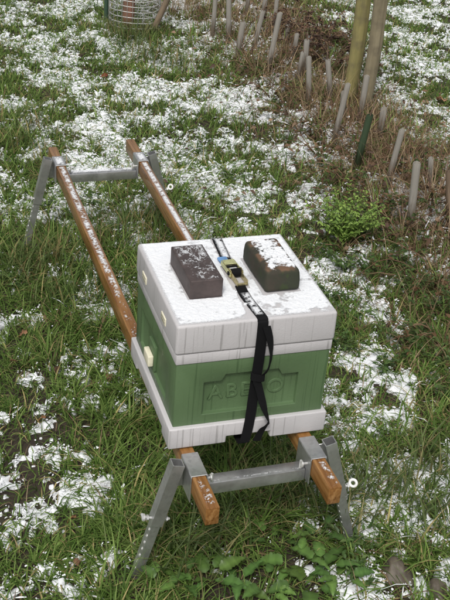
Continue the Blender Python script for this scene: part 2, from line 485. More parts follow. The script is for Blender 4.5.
hue = np.clip(fbm(bx*1.7, by*1.7, 71, 2)*.6+.4*_hash(cellx, celly, 33), 0, 1); r1 = rng.random(n)[:, None]
g_dark = np.array([.044, .088, .016]); g_mid = np.array([.108, .185, .036]); g_light = np.array([.225, .310, .088]); g_yel = np.array([.36, .30, .13])
colr = np.where(r1 < .45, g_dark+(g_mid-g_dark)*(r1/.45), g_mid+(g_light-g_mid)*((r1-.45)/.55))
colr = colr*(.75+.5*hue[:, None])
yel = rng.random(n) < .06+.08*(hue > .55)
colr[yel] = g_yel*rng.uniform(.7, 1.3, (yel.sum(), 1))
dcols = np.array([[.28, .195, .110], [.37, .275, .170], [.16, .100, .062], [.22, .155, .090]])
colr[isdry] = dcols[rng.integers(0, 4, isdry.sum())]*rng.uniform(.7, 1.15, (isdry.sum(), 1))
for nm, sel, lab in (('grass', ~isdry, 'green meadow grass growing over the whole ground'), ('dry_grass', isdry, 'straw coloured dead grass, thickest along the tree guards')):
    V, F = ribbon(P[sel], side[sel], wd[sel])
    o = link(nm, mesh_np(nm, V, F, [M_grass], True, np.repeat(colr[sel], 10, 0)))
    tag(o, lab, 'grass', kind='stuff')

# ------------------------------------------------------------------ snow on the grass
# caps that lie along bent blades
fl = (sm > -.04) & (rng.random(n) < .06)
Pi = P[fl][:, 1:4].copy(); ns = len(Pi)
sw = rng.uniform(.002, .0048, ns); sh = rng.uniform(.0015, .003, ns)
V = np.empty((ns, 3, 3, 3)); prof = np.array([.45, 1, .3])
off = side[fl][:, None, :]*(sw[:, None]*.5*prof[None])[..., None]
V[:, :, 0] = Pi-off; V[:, :, 2] = Pi+off; V[:, :, 1] = Pi
V[:, :, 1, 2] += sh[:, None]*prof[None]+.001; V[:, :, 0, 2] += .0008; V[:, :, 2, 2] += .0008
V += rng.normal(0, .0012, V.shape)
b = (np.arange(ns)*9)[:, None, None]; k = (np.arange(2)*3)[None, :, None]; c = np.arange(2)[None, None, :]
F = np.stack([b+k+c, b+k+c+1, b+k+c+4, b+k+c+3], -1).reshape(-1, 4)
o = link('snow_on_blades', mesh_np('snow_on_blades', V.reshape(-1, 3), F, [M_snow])); tag(o, 'thin white snow lying along bent grass blades', 'snow', kind='stuff')
# clumps resting on the bent blades: canopy height from the blades themselves
CS = .02; cx0, cy0 = -1.4, -1.0; CN = np.zeros((520, 400))
pb = P[:, 2:4].reshape(-1, 3); ii = np.clip(((pb[:, 0]-cx0)/CS).astype(int), 0, 399); jj = np.clip(((pb[:, 1]-cy0)/CS).astype(int), 0, 519)
np.maximum.at(CN, (jj, ii), pb[:, 2]-ground_h(pb[:, 0], pb[:, 1]))
CNb = sum(np.roll(np.roll(CN, a_, 0), b_, 1) for a_ in (-1, 0, 1) for b_ in (-1, 0, 1))/9
def canopy(x, y):
    return CNb[np.clip(((y-cy0)/CS).astype(int), 0, 519), np.clip(((x-cx0)/CS).astype(int), 0, 399)]
lx, ly = sample_ground(680000, -1.0, 6.0, -.6, 8.6, 60, .25)
lm = snow_mask(lx, ly)-.02; fine = fbm(lx*75, ly*75, 123, 2)
ok = (lm > -.04) & (lm < .30) & (fine > .60-.55*np.clip(lm, 0, .6)-.06)
lx, ly, lm = lx[ok], ly[ok], lm[ok]
if len(lx) > 22000:
    pick = rng.choice(len(lx), 22000, replace=False); lx, ly, lm = lx[pick], ly[pick], lm[pick]
lx = np.repeat(lx, 3); ly = np.repeat(ly, 3); lm = np.repeat(lm, 3); m_ = len(lx)       # every clump is three grains
lz0 = np.repeat(rng.uniform(.35, .85, m_//3), 3)
jt = rng.normal(0, 1, (m_, 2))*.0045; lx = lx+jt[:, 0]; ly = ly+jt[:, 1]
dist = np.sqrt((lx-CAM[0])**2+(ly-CAM[1])**2+CAM[2]**2)
lz = ground_h(lx, ly)+canopy(lx, ly)*lz0+.003+rng.normal(0, .002, m_)
sz = rng.uniform(.0020, .0052, m_)*np.clip(.7+lm*1.0, .7, 1.15)*np.clip(dist/5, .85, 1.35)
rare = rng.random(m_) < .06; sz[rare] *= 1.6
scl = np.stack([sz*rng.uniform(.9, 1.9, m_), sz*rng.uniform(.6, 1.0, m_), sz*rng.uniform(.45, .8, m_)], -1)
rot_ = np.stack([rng.normal(0, .25, m_), rng.normal(0, .35, m_), np.where(rng.random(m_) < .5, 6.3*fbm(lx*2.2, ly*2.2, 40, 2)*2+rng.normal(0, .6, m_), rng.uniform(0, 6.283, m_))], -1)
me = bpy.data.meshes.new('snow_clumps'); me.vertices.add(m_); me.vertices.foreach_set('co', np.stack([lx, ly, lz], -1).astype(np.float32).ravel())
for nm_, ar in (('scl', scl), ('rot', rot_)):
    at = me.attributes.new(nm_, 'FLOAT_VECTOR', 'POINT'); at.data.foreach_set('vector', ar.astype(np.float32).ravel())
me.materials.append(M_snow)
ng = bpy.data.node_groups.new('snow_scatter', 'GeometryNodeTree')
ng.interface.new_socket('Geometry', in_out='INPUT', socket_type='NodeSocketGeometry'); ng.interface.new_socket('Geometry', in_out='OUTPUT', socket_type='NodeSocketGeometry')
gi = ng.nodes.new('NodeGroupInput'); go = ng.nodes.new('NodeGroupOutput'); ico = ng.nodes.new('GeometryNodeMeshIcoSphere'); ico.inputs['Subdivisions'].default_value = 1
no = ng.nodes.new('ShaderNodeTexNoise'); no.inputs['Scale'].default_value = 1.6; no.inputs['Detail'].default_value = 2
po = ng.nodes.new('GeometryNodeInputPosition'); ng.links.new(po.outputs[0], no.inputs['Vector'])
vm = ng.nodes.new('ShaderNodeVectorMath'); vm.operation = 'SUBTRACT'; vm.inputs[1].default_value = (.5, .5, .5); ng.links.new(no.outputs['Color'], vm.inputs[0])
vs_ = ng.nodes.new('ShaderNodeVectorMath'); vs_.operation = 'SCALE'; vs_.inputs['Scale'].default_value = 1.0; ng.links.new(vm.outputs[0], vs_.inputs[0])
sp_ = ng.nodes.new('GeometryNodeSetPosition'); ng.links.new(ico.outputs[0], sp_.inputs[0]); ng.links.new(vs_.outputs[0], sp_.inputs['Offset'])
ss_ = ng.nodes.new('GeometryNodeSetShadeSmooth'); ng.links.new(sp_.outputs[0], ss_.inputs[0])
sm_ = ng.nodes.new('GeometryNodeSetMaterial'); sm_.inputs['Material'].default_value = M_snow; ng.links.new(ss_.outputs[0], sm_.inputs[0])
ip = ng.nodes.new('GeometryNodeInstanceOnPoints'); ng.links.new(gi.outputs[0], ip.inputs['Points']); ng.links.new(sm_.outputs[0], ip.inputs['Instance'])
for nm_, sk in (('scl', 'Scale'), ('rot', 'Rotation')):
    na = ng.nodes.new('GeometryNodeInputNamedAttribute'); na.data_type = 'FLOAT_VECTOR'; na.inputs['Name'].default_value = nm_; ng.links.new(na.outputs['Attribute'], ip.inputs[sk])
ng.links.new(ip.outputs[0], go.inputs[0])
o = link('snow_clumps', me); o.modifiers.new('scatter', 'NODES').node_group = ng; tag(o, 'white snow clumps caught in the meadow grass', 'snow', kind='stuff')
# soft joined snow lying on the bent grass: one lumpy sheet that dips into the sward where the snow ends
ST = .0085; sx = np.arange(-1.0, 5.6, ST); sy = np.arange(-.5, 8.2, ST); SX, SY = np.meshgrid(sx, sy); shp = SX.shape
SXf, SYf = SX.ravel(), SY.ravel()
px, py = to_px(np.stack([SXf, SYf, np.zeros_like(SXf)], -1)); vis = ((px > -150) & (px < 610) & (py > -70) & (py < 700))
CW = CNb.copy()
for _ in range(2): CW = sum(np.roll(np.roll(CW, a_, 0), b_, 1) for a_ in (-1, 0, 1) for b_ in (-1, 0, 1))/9
mk = np.full(len(SXf), -1.0); lift = np.zeros(len(SXf)); v_ = np.where(vis)[0]; xv, yv = SXf[v_], SYf[v_]
mv = snow_mask(xv, yv)-.01; cw = CW[np.clip(((yv-cy0)/CS).astype(int), 0, 519), np.clip(((xv-cx0)/CS).astype(int), 0, 399)]
gr = .55*np.sqrt(vnoise(xv*42, yv*42, 5))+.40*np.sqrt(vnoise(xv*85+7, yv*85, 6))+.05*rng.random(len(xv))
hv = ground_h(xv, yv)+cw*(.24+.26*sstep(0, .3, mv))+.028*(gr-.6)*sstep(-.04, .10, mv)
lift[v_] = np.where(mv > 0, hv, hv*(1+np.clip(mv, -.06, 0)/.06)-.02*np.clip(-mv/.06, 0, 1)); mk[v_] = mv
mk = mk.reshape(shp); q = ((mk[:-1, :-1] > 0) | (mk[1:, 1:] > 0))
idx = np.arange(SX.size).reshape(shp)
F = np.stack([idx[:-1, :-1], idx[:-1, 1:], idx[1:, 1:], idx[1:, :-1]], -1)[q]
u, inv = np.unique(F, return_inverse=True)
jx = rng.normal(0, ST*.18, (len(u), 2))
o = link('snow_cover', mesh_np('snow_cover', np.stack([SXf[u]+jx[:, 0], SYf[u]+jx[:, 1], lift[u]], -1), inv.reshape(F.shape), [M_snow])); tag(o, 'patchy white snow cover resting on the bent meadow grass', 'snow', kind='stuff')

# ------------------------------------------------------------------ hive stand
stand = thing('hive_stand', 'galvanised steel trestle stand with two orange timber rails carrying the hive', 'stand', (.5, 1.3, 0))
SO = Vector((-.5, -1.3, 0))
RW, RH = .042, .064
def rail(x, y0, y1, slope):
    bm = bmesh.new(); nseg = 12
    bm_box(bm, -RW/2, RW/2, y0, y1, -RH, 0)
    bm_bevel(bm, .003, 2)
    me = bm_mesh(bm, 'rail'); shade_auto(me)
    o = link('rail', me, stand, M_wood, (x+RW/2-.5, -1.3, RAILZ)); o.rotation_euler = (0, 0, -slope); return o
RL_X, RR_X = .2916, .6762
rail(RL_X, 0, 2.685, -.0032); rail(RR_X, .005, 2.735, .0032)

TB = .038          # outer leg tube
def hollow_tube(w, d, length, t=.003):
    """open square tube along -Z from 0"""
    bm = bmesh.new()
    def ring(hw, hd, z): return [bm.verts.new((x, y, z)) for x, y in ((-hw, -hd), (hw, -hd), (hw, hd), (-hw, hd))]
    r = [ring(w/2, d/2, 0), ring(w/2, d/2, -length), ring(w/2-t, d/2-t, -length), ring(w/2-t, d/2-t, 0)]
    for a in range(4):
        A, B = r[a], r[(a+1) % 4]
        for k in range(4): bm.faces.new((A[k], A[(k+1) % 4], B[(k+1) % 4], B[k]))
    return bm_mesh(bm, 'tube')
def cyl(name, p0, p1, r, n=12): return py_mesh(name, *tube([p0, p1], r, n), auto=40)
def torus(name, c, R, r, ax, n=20, m=8):
    ax = Vector(ax).normalized(); a = ax.orthogonal().normalized(); b = ax.cross(a); V = []; F = []
    for i in range(n):
        w = 2*math.pi*i/n; e = a*math.cos(w)+b*math.sin(w)
        for j in range(m):
            q = 2*math.pi*j/m; V.append(Vector(c)+e*(R+r*math.cos(q))+ax*r*math.sin(q))
    for i in range(n):
        for j in range(m): F.append((i*m+j, ((i+1) % n)*m+j, ((i+1) % n)*m+(j+1) % m, i*m+(j+1) % m))
    return py_mesh(name, V, F)
def trestle(yb, xl, xr):
    """brackets y yb..yb+.11"""
    y0, y1 = yb, yb+.11; yc = yb+.055
    for s, xrail in ((-1, xl), (1, xr)):
        bm = bmesh.new(); t = .004
        x0, x1 = xrail-.001, xrail+RW+.001
        bm_box(bm, x0-t, x1+t, y0, y1, RAILZ+.001, RAILZ+.001+t)
        bm_box(bm, x0-t, x0-.0003, y0, y1, RAILZ-.095, RAILZ+.0007)
        bm_box(bm, x1+.0003, x1+t, y0, y1, RAILZ-.095, RAILZ+.0007)
        bm_bevel(bm, .0012, 1)
        me = bm_mesh(bm, 'bracket'); br = link('bracket', me, stand, M_galv, (-.5, -1.3, 0))
        # thumb bolt on the inner face
        xi = x1+t if s < 0 else x0-t; zi = RAILZ-.03
        v = join([tube([(xi, yc-.03, zi), (xi-s*.024, yc-.03, zi)], .004, 8), tube([(xi-s*.016, yc-.03, zi), (xi-s*.020, yc-.03, zi)], .011, 12), tube([(xi-s*.022, yc-.03, zi-.014), (xi-s*.022, yc-.03, zi+.014)], .0045, 8)])
        link('thumb_bolt', py_mesh('thumb_bolt', *v, auto=40), br, M_bolt)
        # leg: outer tube from the bracket outwards and down
        top = Vector((xrail+RW/2+s*.054, yc, RAILZ+.020)); foot = Vector((.140, yc, -.01)) if s < 0 else Vector((.885, yc, -.01))
        d = (top-foot); length = d.length; ang = math.atan2(d.x, d.z)
        leg = link('leg', hollow_tube(TB, TB, .235), stand, M_galv, (top.x-.5, top.y-1.3, top.z)); leg.rotation_euler = (0, ang, 0)
        # inner sliding leg with a row of holes
        inner = box_me('inner', -TB/2+.0045, TB/2-.0045, -TB/2+.0045, TB/2-.0045, -length, -.06)
        cut = []
        for k in range(7):
            z = -.255-k*.0262
            cut.append(py_mesh('c', *tube([(-.06, -.006, z), (.06, -.006, z)], .0042, 10)))
        inner = boolean(inner, cut, 'inner_leg', .001, 1)
        link('inner_leg', inner, leg, M_galv)
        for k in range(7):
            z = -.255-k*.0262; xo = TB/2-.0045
            link('hole_glint', torus('hole_glint', (-xo, -.006, z), .0046, .0012, (1, 0, 0), 10, 5), leg, M_bolt)  # added bright ring, stands in for light showing through the hole
        v = join([tube([(-.042, 0, -.215), (.042, 0, -.215)], .004, 8), tube([(-.035, 0, -.215), (-.029, 0, -.215)], .009, 6), tube([(.029, 0, -.215), (.035, 0, -.215)], .009, 6)])
        link('bolt', py_mesh('bolt', *v, auto=40), leg, M_bolt)
        if s > 0:
            link('ring', torus('ring', (.049, -.006, -.207), .0115, .0048, (-.5, -.75, .55)), leg, M_ring)
        else:
            v = join([tube([(-.042, 0, -.215+.0), (-.046, 0, -.215)], .012, 12), tube([(-.046, -.014, -.215), (-.046, .014, -.215)], .0045, 8)])
            link('wing_nut', py_mesh('wing_nut', *v, auto=40), leg, M_bolt)
        # gusset plate joining leg and bracket
        gx0, gx1 = (xrail-.045, xrail-.0055) if s < 0 else (xrail+RW+.0055, xrail+RW+.045)
        link('gusset', box_me('gusset', gx0, gx1, yc+TB/2+.001, yc+TB/2+.005, RAILZ-.09, RAILZ-.005, .001, 1), br, M_galv)
    # cross beam between the brackets
    bm = bmesh.new(); bm_box(bm, xl+RW+.0055, xr-.0055, yb+.028, yb+.073, RAILZ-.102, RAILZ-.057); bm_bevel(bm, .004, 2)
    me = bm_mesh(bm, 'crossbeam'); shade_auto(me); link('crossbeam', me, stand, M_galv, (-.5, -1.3, 0))
trestle(.140, RL_X, RR_X); trestle(2.445, RL_X-.0078, RR_X+.0078)

# ------------------------------------------------------------------ beehive
HX, HY, HYAW = .5112, .5372, -.013
HW, HD = .25, .2602
hive = thing('beehive', 'square foam beehive, white roof and floor round a green box, standing on the rails', 'beehive', (HX, HY, RAILZ+.0062), HYAW)
HZ = -.006
Z_G, Z_R, Z_S, Z_T = .081+HZ, .308+HZ, .3455+HZ, .445+HZ
# floor: white tray with notches in front and sides
e = .0065
fl_ = box_me('f', -HW-e, HW+e, -HD-e, HD+e, 0, Z_G)
cuts = [box_me('c', -.072, .072, -HD-.1, -HD+.10, -.05, .024),
        box_me('c', -HW-.1, -HW+.12, -HD+.085, HD-.085, -.05, .022),
        box_me('c', HW-.12, HW+.1, -HD+.085, HD-.085, -.05, .022)]
link('hive_floor', boolean(fl_, cuts, 'hive_floor', .005, 3), hive, M_white)
# green box with recessed panels
i = .0075
body = box_me('b', -HW+i, HW-i, -HD+i, HD-i, Z_G, Z_R)
def prism(pts, y0, y1):
    V = [(x, y0, z) for x, z in pts]+[(x, y1, z) for x, z in pts]; k = len(pts)
    F = [tuple(range(k)), tuple(range(2*k-1, k-1, -1))]+[(j, k+j, k+(j+1) % k, (j+1) % k) for j in range(k)]
    return py_mesh('c', V, F, False)
pan = [(-.153, .116), (.149, .116), (.149, .234), (.094, .234), (.082, .256), (-.086, .256), (-.098, .234), (-.153, .234)]
pan = [(x, z+HZ) for x, z in pan]
cuts = [prism(pan, -HD-.05, -HD+i+.015)]
y_of = lambda y: y-HY
# left wall: shallow wide recess with a slanted lower edge, deeper slot behind the cream plug
cuts.append(box_me('c', -HW-.05, -HW+i+.010, -.150, .190, .108+HZ, .240+HZ))
cuts.append(box_me('c', HW-i-.010, HW+.05, -.150, .190, .108+HZ, .240+HZ))
bo = link('brood_box', boolean(body, cuts, 'brood_box', .0026, 2), hive, M_green)
# raised grip block in the left recess
link('grip_block', box_me('grip_block', -HW+i-.001, -HW+i+.0105, .0, .075, .112+HZ, .205+HZ, .003, 2), bo, M_green)
pl = box_me('plug', -HW-.012, -HW+i-.0012, .002, .066, .132+HZ, .172+HZ, .004, 3)
link('entrance_plug', pl, bo, M_cream)
# corner ridge on the front wall
# lettering
cu = bpy.data.curves.new('lettering', 'FONT'); cu.body = 'ABELO'; cu.size = .070; cu.extrude = .0025; cu.bevel_depth = .0008; cu.space_character = 1.22
cu.align_x = 'CENTER'; cu.align_y = 'CENTER'
to = bpy.data.objects.new('t', cu); COL.objects.link(to); dg = bpy.context.evaluated_depsgraph_get(); dg.update()
tm = bpy.data.meshes.new_from_object(to.evaluated_get(dg)); bpy.data.objects.remove(to)
le = link('lettering', tm, bo, M_green, (-.012, -HD+i+.0145, .183+HZ)); le.rotation_euler = (math.pi/2, 0, 0)
# roof: rim and cap
bm = bmesh.new(); bm_box(bm, -HW+.004, HW-.004, -HD+.004, HD-.004, Z_R+.0008, Z_S-.0005); bm_bevel(bm, .004, 2); me = bm_mesh(bm, 'r'); shade_auto(me)
rim = link('roof_rim', me, hive, M_white)
bm = bmesh.new(); bm_box(bm, -HW, HW, -HD, HD, Z_S, Z_T)
for v in bm.verts:
    if v.co.z > Z_S+.01: v.co.x *= .996; v.co.y *= .996
bm_bevel(bm, .009, 4); me = bm_mesh(bm, 'roof'); shade_auto(me)
roof = link('roof', me, hive, M_white)
for yv in (.137, -.114):
    bm = bmesh.new(); t = .0035
    bm_box(bm, -HW-.0025, -HW+.004, yv-.026, yv+.026, .372+HZ, .398+HZ); bm_bevel(bm, .0018, 2)
    me = bm_mesh(bm, 'vent'); shade_auto(me); vp = link('vent_plug', me, roof, M_cream)
    for dz in (-.005, .005):  # each slit is a thin darker strip on the plug face
        link('slit', box_me('slit', -HW-.0032, -HW-.0022, yv-.019, yv+.019, .385+dz-.0012+HZ, .385+dz+.0012+HZ), vp, mat_simple('slit_dark', (.16, .15, .11), .7) if 'slit_dark' not in bpy.data.materials else bpy.data.materials['slit_dark'])

ROOFZ = RAILZ+.0062+Z_T
# ------------------------------------------------------------------ bricks on the roof
def brick_on_roof(name, label, x, y, w, l, h, rz, mat, bev, seed, warp):
    bm = bmesh.new(); bm_box(bm, -w/2, w/2, -l/2, l/2, 0, h)
    bm_bevel(bm, bev, 4)
    bmesh.ops.subdivide_edges(bm, edges=[e for e in bm.edges if e.calc_length() > .02], cuts=5, use_grid_fill=True)
    for v in bm.verts:
        c = v.co; nzz = math.sin(c.x*37+seed)*math.sin(c.y*29+seed*2)*math.sin(c.z*41+seed)
        f = max(0, min(1, c.z/.004))
        v.co = c*(1+0) + Vector((nzz*warp, math.sin(c.y*51+c.z*30+seed)*warp, math.sin(c.x*33+c.y*23+seed)*warp))*f
        if warp > .001 and c.z > h*.5:
            k = (c.z-h*.5)/(h*.5); v.co.x *= 1-.07*k; v.co.y *= 1-.035*k
    me = bm_mesh(bm, name); shade_auto(me, 50); me.materials.append(mat)
    o = link(name, me, None, None, (x, y, ROOFZ+.0015)); o.rotation_euler = (0, 0, rz)
    return tag(o, label, 'brick')
brick_on_roof('brick', 'smooth dark purplish brown brick lightly dusted with snow on the hive roof', .386, .533, .102, .225, .062, .0, M_brick_dark, .003, 1, .0002)
brick_on_roof('brick', 'worn mossy brick with rounded corners and a thick snow cap', .628, .527, .116, .225, .072, .0, M_brick_moss, .013, 4, .0016)

# ------------------------------------------------------------------ ratchet strap
strap = thing('ratchet_strap', 'black webbing strap with a ratchet buckle tied round the hive', 'strap', (.515, .277, RAILZ))
so = (-.515, -.277, -RAILZ)
def web(name, pts, width, sidev, th=.0018, twist=None, sub=4):
    """ribbon with thickness along a smoothed polyline; sidev: list of side directions"""
    P = [Vector(p) for p in pts]; S = [Vector(s).normalized() for s in sidev]
    Q = []; T2 = []
    for k in range(len(P)-1):
        p0, p1, p2, p3 = P[max(k-1, 0)], P[k], P[k+1], P[min(k+2, len(P)-1)]
        for j in range(sub):
            t = j/sub
            Q.append(.5*((2*p1)+(-p0+p2)*t+(2*p0-5*p1+4*p2-p3)*t*t+(-p0+3*p1-3*p2+p3)*t**3)); T2.append(S[k].lerp(S[k+1], t).normalized())
    Q.append(P[-1]); T2.append(S[-1])
    V = []; F = []
    for k, q in enumerate(Q):
        tg = (Q[min(k+1, len(Q)-1)]-Q[max(k-1, 0)]).normalized(); s = T2[k]; nn = s.cross(tg).normalized()
        for a, b in ((-1, -1), (1, -1), (1, 1), (-1, 1)): V.append(q+s*(a*width/2)+nn*(b*th/2))
    for k in range(len(Q)-1):
        for a in range(4): F.append((k*4+a, k*4+(a+1) % 4, (k+1)*4+(a+1) % 4, (k+1)*4+a))
    F += [(3, 2, 1, 0), tuple(len(V)-4+a for a in range(4))]
    return py_mesh(name, V, F, auto=60)
zt = Z_T+.0062; YF = .2770; X_ = (1, 0, 0)
def R(x, y, z): return (x, y, z+RAILZ)
yb_ = HY+HD
# over the roof, down the front, under the floor and up the back
pts = [R(.492, YF+.05, -.004), R(.492, YF-.003, -.003), R(.497, YF-.0105, .012), R(.506, YF-.0085, .08), R(.512, YF-.002, .16), R(.516, YF-.001, .25), R(.517, YF-.006, .33), R(.518, YF-.0045, .425), R(.518, YF-.0005, zt-.006), R(.517, YF+.010, zt+.0026), R(.511, .36, zt+.0022), R(.507, .42, zt+.003), R(.510, .47, zt+.0045)]
link('webbing', web('webbing', pts, .033, [X_]*len(pts)), strap, M_web, so)
pts = [R(.517, .60, zt+.0045), R(.520, .64, zt+.0024), R(.530, .76, zt+.0022), R(.533, yb_-.012, zt+.0024), R(.533, yb_-.001, zt-.006), R(.533, yb_+.0035, .42), R(.533, yb_+.004, .3), R(.533, yb_+.004, .15), R(.53, yb_+.011, .06), R(.53, yb_+.009, .003), R(.53, yb_-.01, -.003)]
link('webbing', web('webbing', pts, .033, [X_]*len(pts)), strap, M_web, so)
# loose tail: hangs from under the tensioned strap, is wrapped round it and swings out again
pts = [R(.528, YF-.008, .424), R(.540, YF-.014, .385), R(.548, YF-.020, .335), R(.546, YF-.018, .285), R(.532, YF-.014, .256), R(.514, YF-.014, .240), R(.524, YF-.014, .205), R(.536, YF-.022, .160), R(.550, YF-.030, .118), R(.562, YF-.028, .090), R(.560, YF-.020, .068), R(.550, YF-.014, .048), R(.540, YF-.012, .020), R(.536, YF-.011, .002)]
sd_ = [(1, .1, 0), (.9, .4, 0), (.6, .8, 0), (.6, .8, .1), (.9, .2, .3), (1, 0, .2), (1, .2, 0), (.9, .3, .1), (.5, .8, .1), (.2, .9, .2), (.7, .6, -.2), (.9, .3, -.3), (1, .1, -.2), (1, .1, -.2)]
link('loose_tail', web('loose_tail', pts, .026, sd_), strap, M_web, so)
# wrap knot
pts = [R(.496, YF-.006, .252), R(.500, YF-.013, .250), R(.522, YF-.018, .246), R(.536, YF-.014, .243), R(.540, YF-.006, .242)]
link('knot', web('knot', pts, .024, [(0, 0, 1)]*5, .003), strap, M_web, so)
# ratchet
rat = Matrix.Translation(R(.513, .535, zt+.003)) @ Matrix.Rotation(math.radians(3), 4, 'Z')
def rb(name, parts, mat, bev=.001):
    bm = bmesh.new()
    for q in parts: bm_box(bm, *q, mat=rat)
    bm_bevel(bm, bev, 1); me = bm_mesh(bm, name); o = link(name, me, strap, mat, so); return o
rb('ratchet_frame', [(-.0175, -.0150, -.070, .060, 0, .020), (.0150, .0175, -.070, .060, 0, .020), (-.0148, .0148, -.068, -.061, .002, .009), (-.0148, .0148, .050, .058, .002, .006)], M_brass)
rb('ratchet_handle', [(-.0222, -.0198, -.018, .066, .006, .022), (.0198, .0222, -.018, .066, .006, .022), (-.0196, .0196, .034, .064, .0215, .0240)], mat_simple('pale_yellow_handle', (.52, .52, .26), .35, .5, 80, .25))
rb('handle_grip', [(-.0180, .0180, .018, .030, .013, .021)], M_web)
v = join([tube([rat @ Vector((-.0245, -.005, .014)), rat @ Vector((.0245, -.005, .014))], .007, 12), tube([rat @ Vector((-.0145, -.005, .014)), rat @ Vector((.0145, -.005, .014))], .0135, 14)])
link('spool', py_mesh('spool', *v, auto=40), strap, M_web, so)
for s in (-1, 1):
    link('ratchet_wheel', py_mesh('ratchet_wheel', *tube([rat @ Vector((s*.0180, -.005, .014)), rat @ Vector((s*.0195, -.005, .014))], .0155, 12), auto=40), strap, M_brass, so)
rb('pawl', [(-.012, .012, .012, .024, .012, .020)], M_bolt)
rb('blue_grip', [(-.020, .012, .074, .108, .004, .012)], M_blue, .003)

# ------------------------------------------------------------------ thin snow on hard things
def snow_sheet(name, label, origin, rz, x0, x1, y0, y1, st, cov, thick, lump, seed, mat=None, gs=40, op=.8):
    xs = np.arange(x0, x1+1e-6, st); ys = np.arange(y0, y1+1e-6, st); X, Y = np.meshgrid(xs, ys)
    n = .5*fbm(X*gs+seed*7.3, Y*gs, seed, 3)+.5*fbm(X*gs*4, Y*gs*4+seed, seed+5, 2); n = np.clip((n-.5)*2.2+.5, 0, 1)
    edge = np.minimum(np.minimum(X-x0, x1-X), np.minimum(Y-y0, y1-Y))
    c = cov(X, Y) if callable(cov) else np.full_like(X, cov)
    mk = np.minimum(c-n, (edge-.001)*40)
    Z = np.clip(mk*thick*5, -.0012, thick)*np.where(mk > 0, 1-lump+2*lump*fbm(X*150, Y*150, seed+9, 3), 1)+.0001
    X = X+rng.normal(0, st*.1, X.shape); Y = Y+rng.normal(0, st*.1, Y.shape)
    q = (mk[:-1, :-1] > 0) | (mk[1:, 1:] > 0) | (mk[1:, :-1] > 0) | (mk[:-1, 1:] > 0)
    idx = np.arange(X.size).reshape(X.shape)
    F = np.stack([idx[:-1, :-1], idx[:-1, 1:], idx[1:, 1:], idx[1:, :-1]], -1)[q]
    u, inv = np.unique(F, return_inverse=True)
    o = link(name, mesh_np(name, np.stack([X, Y, Z], -1).reshape(-1, 3)[u], inv.reshape(F.shape), [mat or M_snow_thin], True, np.repeat((op*sstep(-.08, .50, mk)).reshape(-1, 1)[u], 3, 1)), None, None, origin); o.rotation_euler = (0, 0, rz)
    tag(o, label, 'snow', kind='stuff'); return o
def roof_cov(X, Y):
    c = np.full_like(X, 1.30)
    c = c-.34*sstep(-.19, -.25, Y)                       # melting front strip
    c = c-.32*sstep(.18, .245, X)
    wx, wy = X+HX, Y+HY
    c = np.where(np.abs(wx-(.507+.06*np.clip(wy-.42, -.1, .4)*.9)) < .020, .74, c)
    for bxx, byy, hw, hl in ((.386, .533, .051, .112), (.628, .527, .058, .112)):
        dd = np.maximum(np.abs(wx-bxx)-hw, np.abs(wy-byy)-hl); c = np.where(dd < .003, -1, np.where(dd < .016, c-.15, c))
    dd = np.maximum(np.abs(wx-.513)-.028, np.abs(wy-.53)-.075); c = np.where(dd < .0, -1, c)
    # the sheltered strip between ratchet and mossy brick has melted
    c = c-.34*np.exp(-((wx-.60)/.06)**2-((wy-.355)/.05)**2)
    return c
snow_sheet('roof_snow', 'granular white snow layer on the hive roof', (HX, HY, ROOFZ), HYAW, -.246, .246, -.256, .256, .003, roof_cov, .0026, .45, 3, gs=16, op=.95)
snow_sheet('brick_snow', 'fine snow dusting on the dark purple brick', (.386, .533, ROOFZ+.0635), 0, -.050, .050, -.111, .111, .002, lambda X, Y: .50+.17*sstep(-.06, .08, Y)-.15*sstep(0, -.05, X), .0012, .4, 21, gs=60, op=.62)
snow_sheet('brick_snow', 'white snow cap on the mossy brick', (.628, .527, ROOFZ+.0735), 0, -.048, .053, -.104, .106, .002, lambda X, Y: 1.02-.6*sstep(-.078, -.095, Y)-.7*sstep(-.032, -.046, X)-.5*sstep(.036, .046, X)-.5*sstep(.088, .100, Y), .0030, .6, 33, gs=30, op=.92)
snow_sheet('strap_snow', 'snow speckle on the strap before the ratchet', (.512, .355, ROOFZ+.0036), .03, -.0165, .0165, -.062, .075, .002, .98, .002, .5, 71, gs=35, op=.85)
snow_sheet('strap_snow', 'snow speckle on the strap behind the ratchet', (.5265, .70, ROOFZ+.0038), -.087, -.0165, .0165, -.055, .088, .002, .98, .002, .5, 73, gs=35, op=.85)
for nm, x, y0, y1, cv, rz_, lb in (('l', RL_X, .83, 2.44, .72, .0032, 'broken snow strip on the rail beside the cream plug'), ('r', RR_X, .83, 2.44, .85, -.0032, 'snow strip on the other rail behind the hive')):
    snow_sheet('rail_snow', lb, (x+RW/2, 0, RAILZ), rz_, -RW/2+.004, RW/2-.004, y0, y1, .003, (lambda X, Y: .36+.36*sstep(1.15, 1.35, Y)+.1*sstep(1.6, 2.2, Y)-.25*sstep(-.006, -.017, X)) if nm == 'l' else (lambda X, Y: 1.0-.5*sstep(-.009, -.017, X)), .003, .5, 41 if nm == 'l' else 47, gs=40, op=.78)
snow_sheet('rail_snow', 'sparse wet snow on the rail end under the thumb bolt', (RL_X+RW/2, 0, RAILZ), 0, -.017, .017, .006, .13, .003, .44, .002, .5, 52, gs=90)
snow_sheet('rail_snow', 'snow patch on the rail end beside the white ring', (RR_X+RW/2, 0, RAILZ), 0, -.012, .017, .008, .13, .003, lambda X, Y: .62-.3*sstep(-.0, -.012, X), .004, .5, 57, gs=50)
for x, y, cv, lb in ((RL_X-.008, 2.447, .95, 'snow on the far bracket without a ring'), (RR_X+.008, 2.447, .95, 'snow on the far bracket above the white ring')):
    snow_sheet('bracket_snow', lb, (x+RW/2, 0, RAILZ+.0052), 0, -.022, .022, y, y+.1, .004, cv, .003, .4, 61)
